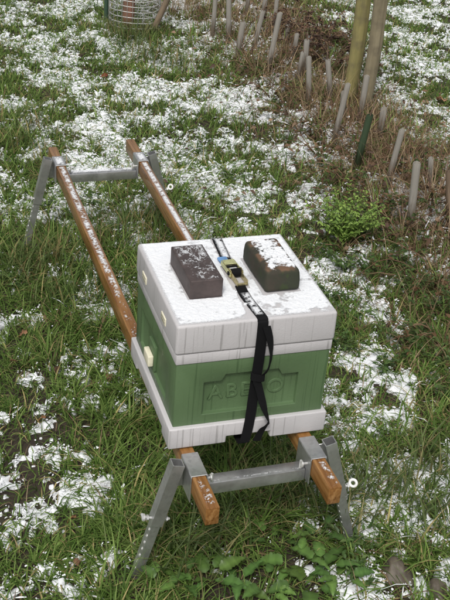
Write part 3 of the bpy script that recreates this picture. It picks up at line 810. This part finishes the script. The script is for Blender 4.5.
snow_sheet('beam_snow', 'snow line on the far crossbeam', (0, 0, RAILZ-.057), 0, RL_X+RW+.01, RR_X-.01, 2.475, 2.515, .004, 1.0, .005, .4, 63)
snow_sheet('beam_snow', 'thin frost line on the near crossbeam', (0, 0, RAILZ-.057), 0, RL_X+RW+.01, RR_X-.01, .170, .184, .003, .60, .002, .4, 67)

# ------------------------------------------------------------------ plants and leaves
def leaf_geo(L, Wd, seg=6, fold=.25, droop=.5, wave=.0, tipx=.45, jag=0):
    """leaf along +X from the origin: two strips folded on the midrib"""
    V = []; F = []
    ang = 0.0; x = z = 0.0
    for k in range(seg+1):
        t = k/seg
        w = Wd*.5*math.sin(math.pi*min(1, t**tipx*1.0))**.8 if 0 < t < 1 else Wd*.02
        w *= 1+jag*(1 if k % 2 else -1)
        wv = wave*math.sin(t*19)
        V += [(x, -w, z+w*fold+wv), (x, 0, z), (x, w, z+w*fold-wv)]
        ang = droop*t; x += L/seg*math.cos(ang); z -= L/seg*math.sin(ang)
    for k in range(seg):
        a = k*3; F += [(a, a+3, a+4, a+1), (a+1, a+4, a+5, a+2)]
    return np.array(V), F
def frame(loc, az, el, roll=0):
    """matrix whose X points along azimuth az, elevation el"""
    return Matrix.Translation(loc) @ Matrix.Rotation(az, 4, 'Z') @ Matrix.Rotation(-el, 4, 'Y') @ Matrix.Rotation(roll, 4, 'X')
def xf(V, Mx): 
    A = np.array(Mx); return V @ A[:3, :3].T + A[:3, 3]
def leaf_col_mesh(name, V, F, col):
    me = bpy.data.meshes.new(name); me.from_pydata([tuple(v) for v in V], [], F); me.update()
    a = me.color_attributes.new('Col', 'FLOAT_COLOR', 'POINT'); c = np.ones((len(V), 4), np.float32); c[:, :3] = col; a.data.foreach_set('color', c.ravel())
    for p in me.polygons: p.use_smooth = True
    return me
def gpt(px, py):
    p = on_z(px, py, .0); return Vector((p[0], p[1], float(ground_h(np.array([p[0]]), np.array([p[1]]))[0])))

# broad leaved weeds under the near crossbeam
G_W = 'broad leaved weeds in front of the stand'
def dock(px, py, nl, size, label, az0=0):
    g = gpt(px, py); t = thing('broadleaf_weed', label, 'weed', g, 0, G_W)
    for k in range(nl):
        a = az0+k*2.4+random.uniform(-.3, .3); Lf = size*random.uniform(.6, 1.1); el = random.uniform(.35, .9)
        st = .065*random.uniform(.6, 1.3)
        V, F = leaf_geo(Lf, Lf*random.uniform(.38, .5), 16, .32, random.uniform(.5, 1.3), Lf*.035, .60, .10)
        d = Vector((math.cos(a)*math.cos(el+.3), math.sin(a)*math.cos(el+.3), math.sin(el+.3)))
        p = d*st
        c = np.array([.052, .105, .026])*random.uniform(.75, 1.35)+np.array([.02, .015, .0])*random.random()
        c = np.repeat(c[None], len(V), 0); c[1::3] *= 1.7; c *= rng.uniform(.88, 1.12, (len(V), 1))
        o = link('leaf', leaf_col_mesh('leaf', xf(V, frame(p, a, el*.55, random.uniform(-.3, .3))), F, c), t, M_leafwet)
        vs, fs = tube([(0, 0, -.005), p*.6, p+Vector((0, 0, -.001))], [.0022, .002, .0016], 5)
        link('leaf_stalk', leaf_col_mesh('leaf_stalk', np.array([tuple(v) for v in vs]), fs, (.10, .11, .04)), o, M_leafwet)
    return t
for px, py, nl, sz, ax_ in ((186, 592, 5, .085, 0), (208, 590, 6, .095, .7), (238, 594, 5, .085, 1.9), (262, 597, 5, .08, 2.6), (298, 572, 6, .10, .4), (322, 578, 6, .105, 1.2), (306, 594, 6, .095, 2.2), (272, 548, 4, .08, .9), (160, 596, 4, .07, 1.4), (318, 548, 5, .085, 2.0), (340, 590, 5, .08, .2)):
    dock(px, py, nl, sz, 'low weed with broad crinkled green leaves, among the grass before the crossbeam', ax_)

# leafy herbs
def herb(name, px, py, ns, hgt, spread, leafL, leafW, cols, label, cat, group, per=14, stemc=(.07, .085, .03), pairs=False):
    g = gpt(px, py); t = thing(name, label, cat, g, 0, group)
    LV = []; LF = []; LC = []; SV = []; SF = []
    for k in range(ns):
        a = random.uniform(0, 6.283); h = hgt*random.uniform(.6, 1.1); r = spread*random.uniform(.3, 1)
        pts = [Vector((0, 0, -.005))+Vector((random.uniform(-.02, .02), random.uniform(-.02, .02), 0))]
        for q in (.35, .7, 1): pts.append(Vector((math.cos(a)*r*q**1.5, math.sin(a)*r*q**1.5, h*(q-.18*q*q*r/max(hgt, .01)))))
        v, f = tube(pts, [.002, .0017, .0013, .0006], 4); SF += [tuple(i+len(SV) for i in ff) for ff in f]; SV += v
        for j in range(per):
            u = .25+.75*(j+random.random())/per; w = u*3; i0 = min(2, int(w)); p = pts[i0].lerp(pts[i0+1], w-i0)
            la = a+random.choice((-1, 1))*random.uniform(.4, 1.6); el = random.uniform(-.3, .6)
            ll = leafL*random.uniform(.6, 1.2)*(1.15-.45*u)
            V, F = leaf_geo(ll, leafW*ll/leafL, 3, .2, random.uniform(.1, .8))
            V = xf(V, frame(p, la, el, random.uniform(-.6, .6))); n0 = sum(len(q) for q in LV)
            LV.append(V); LF += [tuple(i+n0 for i in ff) for ff in F]
            c = np.array(cols[random.randrange(len(cols))])*random.uniform(.8, 1.2); LC.append(np.repeat(c[None], len(V), 0))
    o = link('stems', leaf_col_mesh('stems', np.array([tuple(v) for v in SV]), SF, stemc), t, M_leafcol); o['kind'] = 'stuff'
    o = link('foliage', leaf_col_mesh('foliage', np.concatenate(LV), LF, np.concatenate(LC)), t, M_leafwet); o['kind'] = 'stuff'
    return t
BR = [(.19, .30, .06), (.26, .37, .09), (.13, .22, .045)]
herb('parsley_plant', 342, 246, 66, .29, .22, .030, .015, BR, 'bright green bushy herb growing between the hive and the tree guards', 'herb', None, 34)
GN = [(.055, .105, .025), (.08, .14, .04), (.045, .085, .022), (.11, .16, .05)]
for px, py, ns, h, sp in ((322, 262, 9, .10, .10), (345, 275, 12, .13, .13), (372, 282, 10, .14, .12), (330, 300, 10, .10, .12), (352, 318, 10, .10, .12), (338, 352, 12, .11, .13), (326, 330, 8, .08, .10),
                         (395, 268, 10, .14, .12), (412, 300, 12, .16, .14), (436, 318, 12, .16, .14), (402, 345, 10, .12, .13), (430, 372, 12, .14, .14), (446, 400, 10, .14, .12), (386, 372, 8, .10, .11), (18, 285, 8, .09, .10),
                         (60, 185, 8, .08, .10), (45, 210, 8, .08, .10), (90, 205, 7, .07, .09), (345, 545, 10, .10, .11), (360, 585, 9, .08, .10), (196, 150, 6, .07, .08), (230, 178, 6, .07, .08)):
    herb('leafy_weed', px, py, ns, h, sp, .034, .015, GN, *((('straggly weed with small pointed leaves close to the far trestle', 'weed', 'small weeds at the far trestle') if py < 215 else ('small leafed weed at the near trestle foot by the stones', 'weed', 'small weeds by the stones') if py > 500 else ('small leafed weed in grass beside the rail near the cream plug', 'weed', 'small weeds by the rail') if px < 100 else ('leafy weed under brown bramble stems between hive and tree guards', 'weed', 'weeds under the brambles') if px > 380 else ('leafy weed in snow against the hive wall facing the tree guards', 'weed', 'weeds against the hive'))), 10)

# brambles with brown arching stems
def bramble(px, py, ns, reach, hgt, label, group, leafy=.5, cols=None):
    g = gpt(px, py); t = thing('bramble', label, 'bramble', g, 0, group)
    LV = []; LF = []; LC = []; cnt = 0
    for k in range(ns):
        a = random.uniform(0, 6.283); r = reach*random.uniform(.4, 1.1); h = hgt*random.uniform(.5, 1.2); b = random.uniform(-.8, .8); pts = []
        for q in np.linspace(0, 1, 8):
            aa = a+b*q; pts.append(Vector((math.cos(aa)*r*q, math.sin(aa)*r*q, h*4*q*(1-q*.86)*.6+random.uniform(-.012, .012)-.005*(q == 0))))
        c = random.choice([(.16, .095, .06), (.22, .15, .09), (.10, .06, .045), (.26, .19, .11)])
        v, f = tube(pts, list(np.linspace(.0032, .0012, 8)), 5)
        link('stem', leaf_col_mesh('stem', np.array([tuple(x) for x in v]), f, c), t, M_leafcol)
        for j in range(int(10*leafy)+1):
            if random.random() > leafy+.3: continue
            q = random.uniform(.2, 1)*6.99; p = pts[int(q)].lerp(pts[int(q)+1], q % 1)
            for m in (-.8, 0, .8):
                V, F = leaf_geo(random.uniform(.022, .038), random.uniform(.014, .022), 4, .25, random.uniform(.2, .8)); V = xf(V, frame(p, a+m+random.uniform(-1, 1), random.uniform(-.3, .5), random.uniform(-.5, .5)))
                LV.append(V); LF += [tuple(i+cnt for i in ff) for ff in F]; cnt += len(V)
                cc = np.array(random.choice(cols or [(.045, .075, .022), (.07, .10, .03), (.12, .07, .035)])); LC.append(np.repeat(cc[None]*random.uniform(.8, 1.2), len(V), 0))
    if LV:
        o = link('foliage', leaf_col_mesh('foliage', np.concatenate(LV), LF, np.concatenate(LC)), t, M_leafcol); o['kind'] = 'stuff'
B1 = ('brown bramble stems among leafy weeds between hive and tree guards', 'brambles beside the hive')
B2 = ('bramble tangled round the tree guards between the bushy herb and the posts', 'brambles near the posts')
for px, py, ns, re, h, (lb, gp) in ((400, 245, 16, .45, .22, B1), (435, 290, 16, .45, .22, B1), (440, 350, 14, .40, .20, B1), (375, 215, 14, .4, .20, B2), (430, 215, 16, .45, .25, B2), (320, 160, 12, .4, .2, B2), (350, 190, 12, .4, .2, B2), (410, 180, 14, .4, .22, B2), (345, 255, 12, .35, .14, B1)):
    bramble(px, py, ns, re, h, lb, gp, .45)
DB = [(.095, .058, .042), (.14, .085, .055), (.065, .042, .034), (.20, .125, .075)]
for px, py in ((308, 62), (330, 78), (296, 40), (322, 50)):
    bramble(px, py, 16, .38, .34, 'dark bramble clump full of withered brown leaves behind the tree guards', 'withered bramble clumps', 1.1, DB)
for px, py in ((272, 105), (288, 120), (255, 85), (300, 140), (240, 60)):
    bramble(px, py, 12, .35, .18, 'thin nearly leafless bramble beyond the posts at the feet of the guards', 'bare brambles beyond the posts', .25)
for px, py in ((360, 150), (395, 165)):
    bramble(px, py, 12, .35, .18, B2[0], B2[1], .25)

# brown leaf litter caught along the hedge strip
LV = []; LF = []; LC = []; cnt = 0
for k in range(3600):
    px = random.uniform(160, 470); py = random.uniform(-10, 270); g2 = on_z(px, py)
    dv_ = float(look(DRY, np.array([g2[0]]), np.array([g2[1]]))[0])
    if random.random() > dv_**1.3: continue
    V, F = leaf_geo(random.uniform(.025, .06), random.uniform(.012, .03), 3, random.uniform(.1, .6), random.uniform(-.6, 1.2))
    gz_ = float(ground_h(np.array([g2[0]]), np.array([g2[1]]))[0])
    V = xf(V, frame((g2[0], g2[1], gz_+random.uniform(.01, .11)), random.uniform(0, 6.28), random.uniform(-.5, .5), random.uniform(-1, 1)))
    LV.append(V); LF += [tuple(i+cnt for i in ff) for ff in F]; cnt += len(V)
    c = np.array(random.choice([(.12, .070, .045), (.17, .105, .065), (.085, .055, .040), (.25, .17, .11), (.10, .062, .045)])); LC.append(np.repeat(c[None]*random.uniform(.8, 1.2), len(V), 0))
o = link('leaf_litter', leaf_col_mesh('leaf_litter', np.concatenate(LV), LF, np.concatenate(LC)), None, M_leafcol); tag(o, 'withered brown leaf litter lying along the tree guards', 'leaf litter', kind='stuff')

# tall dead stalks and long tussock grass
def long_grass(name, spots, per, Lr, wr, cols, label, th=(.25, .2), kp=(.6, 1.8), spread=.07, snow=0):
    X = []; Y = []
    for px, py in spots:
        g = gpt(px, py); X.append(g.x+rng.normal(0, spread, per)); Y.append(g.y+rng.normal(0, spread, per))
    X = np.concatenate(X); Y = np.concatenate(Y); m = len(X)
    L = rng.uniform(*Lr, m); w = rng.uniform(*wr, m); a = rng.uniform(0, 6.283, m)
    Pq, T_, sd = blades(X, Y, L, w, a, np.abs(rng.normal(th[0], th[1], m)), rng.uniform(*kp, m), 6)
    V, F = ribbon(Pq, sd, w); c = np.array(cols)[rng.integers(0, len(cols), m)]*rng.uniform(.75, 1.2, (m, 1))
    o = link(name, mesh_np(name, V, F, [M_grass], True, np.repeat(c, 14, 0))); tag(o, label, 'grass', kind='stuff')
    if snow:                                          # snow caught on the arching blades
        sel = np.where((rng.random(m) < snow) & (snow_mask(X, Y) > -.16))[0]; P9 = Pq[sel][:, 2:6]; k9 = len(sel)
        V9 = np.empty((k9, 4, 3, 3)); of9 = sd[sel][:, None, :]*(w[sel][:, None]*.36*np.array([.3, 1, .9, .25])[None]*rng.uniform(.7, 1.2, (k9, 4)))[..., None]
        V9[:, :, 0] = P9-of9; V9[:, :, 2] = P9+of9; V9[:, :, 1] = P9; V9[:, :, 1, 2] += rng.uniform(.002, .0045, (k9, 4)); V9[:, :, 0, 2] += .001; V9[:, :, 2, 2] += .001
        b9 = (np.arange(k9)*12)[:, None, None]; r9 = (np.arange(3)*3)[None, :, None]; c9 = np.arange(2)[None, None, :]
        F9 = np.stack([b9+r9+c9, b9+r9+c9+1, b9+r9+c9+4, b9+r9+c9+3], -1).reshape(-1, 4)
        o9 = link('snow_on_tussocks', mesh_np('snow_on_tussocks', V9.reshape(-1, 3), F9, [M_snow])); tag(o9, 'snow caught on '+label, 'snow', kind='stuff')
GT = [(.10, .145, .045), (.14, .18, .065), (.065, .105, .03), (.24, .22, .10), (.11, .15, .06)]
long_grass('tussock_grass', [(390, 485), (434, 522), (372, 500), (425, 470), (262, 505), (300, 512), (235, 520), (280, 492), (330, 520), (190, 552), (215, 540), (172, 562)], 60, (.13, .29), (.004, .0085), GT, 'long arching green grass round the near trestle', spread=.06)
long_grass('tussock_grass', [(20, 275), (38, 268), (60, 262), (110, 245), (130, 232), (150, 240), (160, 225), (25, 130), (15, 150), (150, 62), (128, 48), (175, 70), (60, 300), (100, 300)], 90, (.12, .26), (.003, .0065), GT[:3]+[(.26, .20, .09)], 'long green grass under the rails and in the far meadow', spread=.07)
DC = [(.40, .295, .185), (.27, .165, .10), (.20, .115, .07), (.42, .32, .21)]
hs = [(x, y) for x, y in ((175, 12), (190, 15), (205, 22), (225, 35), (240, 45), (255, 70), (270, 85), (285, 60), (262, 40), (300, 95), (315, 115), (330, 125), (345, 140), (360, 150), (375, 165), (390, 180), (405, 200), (420, 215), (435, 230), (440, 180), (420, 165), (380, 130), (350, 118), (275, 25), (250, 15), (225, 8), (430, 260), (445, 300), (400, 225))]
long_grass('dead_stalks', hs, 95, (.14, .42), (.002, .0038), DC, 'tall straw coloured dead stalks among the tree guards', (.55, .4), (.3, 1.6), .13)

# ------------------------------------------------------------------ tree guards
def mat_guard(name, col, trans):
    m, t, b = new_mat(name); v = coords(t, (90, 90, 5)); n = noise(t, v, 1, 5)
    sp = t.nodes.new('ShaderNodeSeparateXYZ'); tc = t.nodes.new('ShaderNodeTexCoord'); t.links.new(tc.outputs['Object'], sp.inputs[0])
    grime = ramp(t, sp.outputs[2], [(.03, (.75,)*3), (.20, (.08,)*3)])
    ad = N(t, 'ShaderNodeMath', operation='ADD'); t.links.new(n, ad.inputs[0]); t.links.new(grime, ad.inputs[1])
    c = mix(t, ramp(t, ad.outputs[0], [(.62, (0, 0, 0)), (1.15, (1, 1, 1))]), col, tuple(x*.42 for x in (col[0], col[1]*.86, col[2]*.72)))
    t.links.new(c, b.inputs['Base Color']); b.inputs['Roughness'].default_value = .35
    tr = t.nodes.new('ShaderNodeBsdfTranslucent'); t.links.new(c, tr.inputs[0]); tp = t.nodes.new('ShaderNodeBsdfTransparent')
    m1 = t.nodes.new('ShaderNodeMixShader'); m1.inputs[0].default_value = .4; t.links.new(b.outputs[0], m1.inputs[1]); t.links.new(tr.outputs[0], m1.inputs[2])
    m2 = t.nodes.new('ShaderNodeMixShader'); m2.inputs[0].default_value = trans; t.links.new(m1.outputs[0], m2.inputs[1]); t.links.new(tp.outputs[0], m2.inputs[2])
    t.links.new(m2.outputs[0], t.nodes['Material Output'].inputs[0]); return m
M_guard = mat_guard('clear_guard_plastic', (.50, .475, .43), .38); M_guard_g = mat_guard('green_guard_plastic', (.075, .115, .065), .05); M_guard_b = mat_guard('brown_guard_plastic', (.28, .21, .15), .1)
def open_tube(h, r, dx, dy, n=14, t=.0018):
    V = []; F = []
    for rr in (r, r-t):
        for z in (-.02, h*.33, h*.66, h):
            for k in range(n):
                w = 2*math.pi*k/n; V.append((math.cos(w)*rr+dx*max(z, 0)/h, math.sin(w)*rr+dy*max(z, 0)/h, z+(.004*math.sin(w*2) if z == h else 0)))
    for l in (0, 4):
        for i in range(3):
            for k in range(n):
                a = (l+i)*n+k; b = (l+i)*n+(k+1) % n; F.append((a, b, b+n, a+n))
    for k in range(n): F.append((3*n+k, 3*n+(k+1) % n, 7*n+(k+1) % n, 7*n+k))
    return py_mesh('tube', V, F, auto=50)
def px_top(g, c, d):
    rr = ray(c, d); hd = math.hypot(g.x-CAM[0], g.y-CAM[1]); t = hd/math.hypot(rr[0], rr[1]); return CAM+rr*t
GL = {358: 'clear tree guard directly before the weathered grey brown post', 330: 'clear tree guard beside the foot of the algae covered post', 408: 'clear tree guard next to the brown stained guard', 385: 'clear leaning guard between the dark green guard and the brambles', 378: 'short clear guard just behind the dark green guard'}
def guard(a, b, c, d, kind='c', rad=.0185):
    g = gpt(a, b); tp = px_top(g, c, d); h = tp[2]-g.z
    lab = {'c': 'clear plastic tree guard tube standing in the dead grass', 'g': 'dark green tree guard leaning beside the bushy herb', 'b': 'brown stained tree guard at the end of the row', 's': 'clear tree guard with a dark stained lower half'}[kind]
    lab = GL.get(a, lab)
    t = thing('tree_guard', lab, 'tree guard', g, random.uniform(0, .4), 'tree guards along the young hedge' if kind == 'c' and a not in GL else None)
    rz = t.rotation_euler.z; ca, sa = math.cos(-rz), math.sin(-rz); dx, dy = tp[0]-g.x, tp[1]-g.y
    dx, dy = dx*ca-dy*sa, dx*sa+dy*ca
    link('tube', open_tube(h, rad*random.uniform(.85, 1.15), dx, dy), t, {'c': M_guard, 'g': M_guard_g, 'b': M_guard_b, 's': M_guard}[kind])
    e = 1.0 if random.random() < .5 else 1.25
    pts = [Vector((dx*q+random.uniform(-.006, .006), dy*q+random.uniform(-.006, .006), h*q-.01)) for q in np.linspace(0, e, 6)]
    link('sapling_stem', py_mesh('sapling_stem', *tube(pts, list(np.linspace(.007, .003, 6)), 6)), t, M_twig)
for a, b, c, d, k in ((252, 60, 263, 11, 'c'), (266, 82, 280, 13, 'c'), (286, 55, 288, 25, 'c'), (302, 88, 307, 40, 'c'), (308, 115, 309, 57, 'c'), (330, 112, 328, 60, 'c'), (332, 150, 348, 84, 's'), (358, 130, 367, 76, 'c'), (378, 148, 384, 108, 'c'), (385, 195, 402, 130, 'c'),
                      (408, 238, 417, 163, 'c'), (296, 92, 303, 52, 'c'), (236, 66, 243, 22, 'c'), (341, 128, 344, 92, 'c'), (428, 200, 431, 158, 'c'), (262, 30, 266, -8, 'c'), (292, 70, 297, 34, 'c'), (354, 178, 370, 115, 'g'), (228, 50, 229, -6, 'c'), (246, 24, 249, -14, 'c'), (212, 42, 216, -8, 'c'), (448, 238, 449, 172, 'b'), (273, 40, 277, -2, 'c')):
    guard(a, b, c, d, k)

# ------------------------------------------------------------------ timber posts
def mat_post(name, c0, c1):
    m, t, b = new_mat(name); v = coords(t, (40, 40, 3)); n = noise(t, v, 1, 6, .6, .5); n2 = noise(t, coords(t), 8, 4)
    c = mix(t, ramp(t, n, [(.3, (0, 0, 0)), (.7, (1, 1, 1))]), c0, c1); c = mix(t, ramp(t, n2, [(.5, (0, 0, 0)), (.7, (.7, .7, .7))]), c, (.09, .075, .05))
    t.links.new(c, b.inputs['Base Color']); b.inputs['Roughness'].default_value = .85; bump(t, b, n, .6, .01); return m
def post(a, b, c, d, r, mat, label):
    g = gpt(a, b); tp = Vector(px_top(g, c, d)); dirv = tp-g; hgt = 1.55; dirv = dirv/dirv.z
    pts = [dirv*z+Vector((.004*math.sin(z*5), .004*math.cos(z*7), 0)) for z in np.linspace(-.05, hgt, 12)]
    pts = [dirv*z+Vector((.006*math.sin(z*5), .005*math.cos(z*7), 0)) for z in np.linspace(-.05, hgt, 60)]
    v, f = tube(pts, r, 24)
    for k, q in enumerate(v[:60*24]):
        ax0 = pts[k//24]; aa = (k % 24)/24*6.283; zz = (k//24)*.027
        q2 = q-ax0; sc = 1+.09*(math.sin(aa*2+zz*3)*.5+math.sin(aa*5+zz*2.2)*.35+math.sin(aa*9+zz*7)*.2)+random.uniform(-.015, .015)
        for kz, ka in ((.42, 4.2), (.85, 3.6), (1.15, 5.0)):
            sc += .16*math.exp(-((zz-kz)/.035)**2-((aa-ka)/.30)**2)
        v[k] = ax0+q2*sc
    o = link('wooden_post', py_mesh('wooden_post', v, f, auto=70), None, mat, g); tag(o, label, 'post')
post(346.5, 112, 364, 0, .046, mat_post('algae_post', (.16, .145, .050), (.25, .215, .085)), 'round timber post covered in yellow green algae')
post(362.5, 118, 381.5, 0, .043, mat_post('grey_post', (.15, .125, .075), (.24, .205, .13)), 'weathered grey brown post beside the algae covered post')

# ------------------------------------------------------------------ wire guard with stakes at the far end of the meadow
g = gpt(134, 30); wg = thing('wire_tree_guard', 'round wire mesh guard with red brown trunk inside', 'tree guard', g)
M_wire = mat_simple('wire', (.55, .55, .53), .45, .4, 60, .2); Rg = .20
for z in np.arange(.03, .74, .042):
    pts = [Vector((math.cos(w)*Rg, math.sin(w)*Rg, z+.003*math.sin(w*3+z*9))) for w in np.linspace(0, 2*math.pi, 25)]
    link('ring_wire', py_mesh('ring_wire', *tube(pts, .0032, 4, False)), wg, M_wire)
for k in range(30):
    w = 2*math.pi*k/30; link('upright_wire', py_mesh('upright_wire', *tube([(math.cos(w)*(Rg+.003), math.sin(w)*(Rg+.003), -.02), (math.cos(w)*(Rg+.003), math.sin(w)*(Rg+.003), .73)], .002, 4)), wg, M_wire)
pts = [Vector((-.06+.015*math.sin(k), .0, -.02+k*.16)) for k in range(9)]
tr = thing('young_tree', 'red brown young trunk inside the wire mesh guard', 'tree', g)
link('trunk', py_mesh('trunk', *tube(pts, list(np.linspace(.05, .035, 9)), 10)), tr, mat_post('red_bark', (.18, .085, .055), (.27, .14, .095)))
for k in range(6):
    a = k*1.05; p0 = pts[5+k//2]; p1 = p0+Vector((math.cos(a)*.22, math.sin(a)*.22, .25)); link('limb', py_mesh('limb', *tube([p0, p0.lerp(p1, .5)+Vector((0, 0, -.02)), p1], [.012, .008, .004], 6)), tr, M_twig)
def stake(a, b, c, d, r, mat, label, L=.9):
    g = gpt(a, b); tp = Vector(px_top(g, c, d)); dv = (tp-g).normalized()
    o = link('stake', py_mesh('stake', *tube([dv*-.04, dv*L*.5, dv*L], r, 8), auto=50), None, mat, g); tag(o, label, 'stake')
stake(106, 22, 106.5, 0, .017, mat_simple('green_metal', (.03, .06, .04), .5), 'dark green metal stake beside the wire mesh guard')
stake(151, 36, 167, 0, .024, mat_post('stake_wood', (.12, .085, .055), (.20, .15, .10)), 'brown wooden stake leaning against the wire mesh guard')
long_grass('tussock_grass', [(112, 33), (125, 38), (140, 38), (150, 36), (132, 42)], 90, (.10, .22), (.004, .007), [(.10, .15, .045), (.15, .19, .07), (.20, .18, .08)], 'green grass round the wire mesh guard', spread=.06)

# ------------------------------------------------------------------ fallen leaves
def fallen(px, py, L, col, label, up=.05):
    g = gpt(px, py); 
    L *= .72; up *= .6
    V, F = leaf_geo(L, L*.60, 10, .5, 1.2, L*.06, .7, .14); V[:, 2] += np.sin(V[:, 0]*90)*L*.03
    V = xf(V-np.array([L*.45, 0, -L*.12]), frame((0, 0, 0), random.uniform(0, 6.28), random.uniform(-.35, .35), random.uniform(-.6, .6)))
    o = link('fallen_leaf', leaf_col_mesh('fallen_leaf', V, F, col), None, M_leafcol, g+Vector((0, 0, up))); tag(o, label, 'leaf')
    sol = o.modifiers.new('t', 'SOLIDIFY'); sol.thickness = .0008
    return o
fallen(22, 338, .085, (.36, .19, .11), 'large pale orange fallen leaf edged with snow')
for px, py, L, c, lab in ((47, 322, .055, (.15, .085, .05), 'small brown fallen leaf in the grass beside the rail'), (57, 378, .055, (.10, .05, .035), 'dark brown curled leaf on snowy grass'), (109, 386, .06, (.20, .09, .055), 'red brown fallen leaf close to the green box'),
                          (14, 368, .05, (.20, .09, .06), 'reddish fallen leaf near the large pale orange leaf'), (41, 427, .06, (.34, .17, .08), 'orange fallen leaf at the edge of the bare soil'), (71, 526, .06, (.38, .21, .10), 'tan orange fallen leaf lying on bare soil'),
                          (144, 485, .06, (.50, .42, .16), 'yellow fallen leaf beside the near trestle leg'), (77, 572, .05, (.24, .13, .08), 'brown leaf in the grass near the trestle foot with holes'), (104, 82, .08, (.17, .055, .03), 'dark red fallen leaf on the snowy meadow'),
                          (440, 102, .15, (.42, .24, .14), 'big tan leaf lying on the snowy field behind the posts'), (412, 303, .07, (.40, .28, .20), 'pale tan leaf caught in the brambles')):
    fallen(px, py, L, c, lab)
# ------------------------------------------------------------------ stones
def stone(px, py, sx, sy, sz, seed, label):
    bm = bmesh.new(); bmesh.ops.create_icosphere(bm, subdivisions=4, radius=1)
    for v in bm.verts:
        c = v.co.copy(); f = 1+.07*math.sin(c.x*3.1+seed)*math.sin(c.y*2.7+seed*2)+.12*math.sin(c.z*4+c.x*2+seed)+.04*math.sin(c.x*11+c.y*9)
        for ax_ in ((.8, .4, .4), (-.5, .7, .5), (.1, -.9, .4), (-.7, -.4, .6)):
            a_ = Vector(ax_).normalized(); dd = c.dot(a_)
            if dd > .72: f *= .72/dd
        v.co = Vector((c.x*sx, c.y*sy, c.z*sz))*f
    me = bm_mesh(bm, 'stone', True); o = link('stone', me, None, mat_brick('stone_%d' % seed, (.062, .050, .036), (.110, .090, .064)), gpt(px, py)+Vector((0, 0, sz*.35))); o.rotation_euler = (0, 0, seed); tag(o, label, 'stone')
stone(396, 578, .068, .048, .050, 2, 'grey brown stone half sunk in snowy grass')
stone(434, 594, .050, .04, .036, 5, 'smaller dark stone near the snowy grass edge')
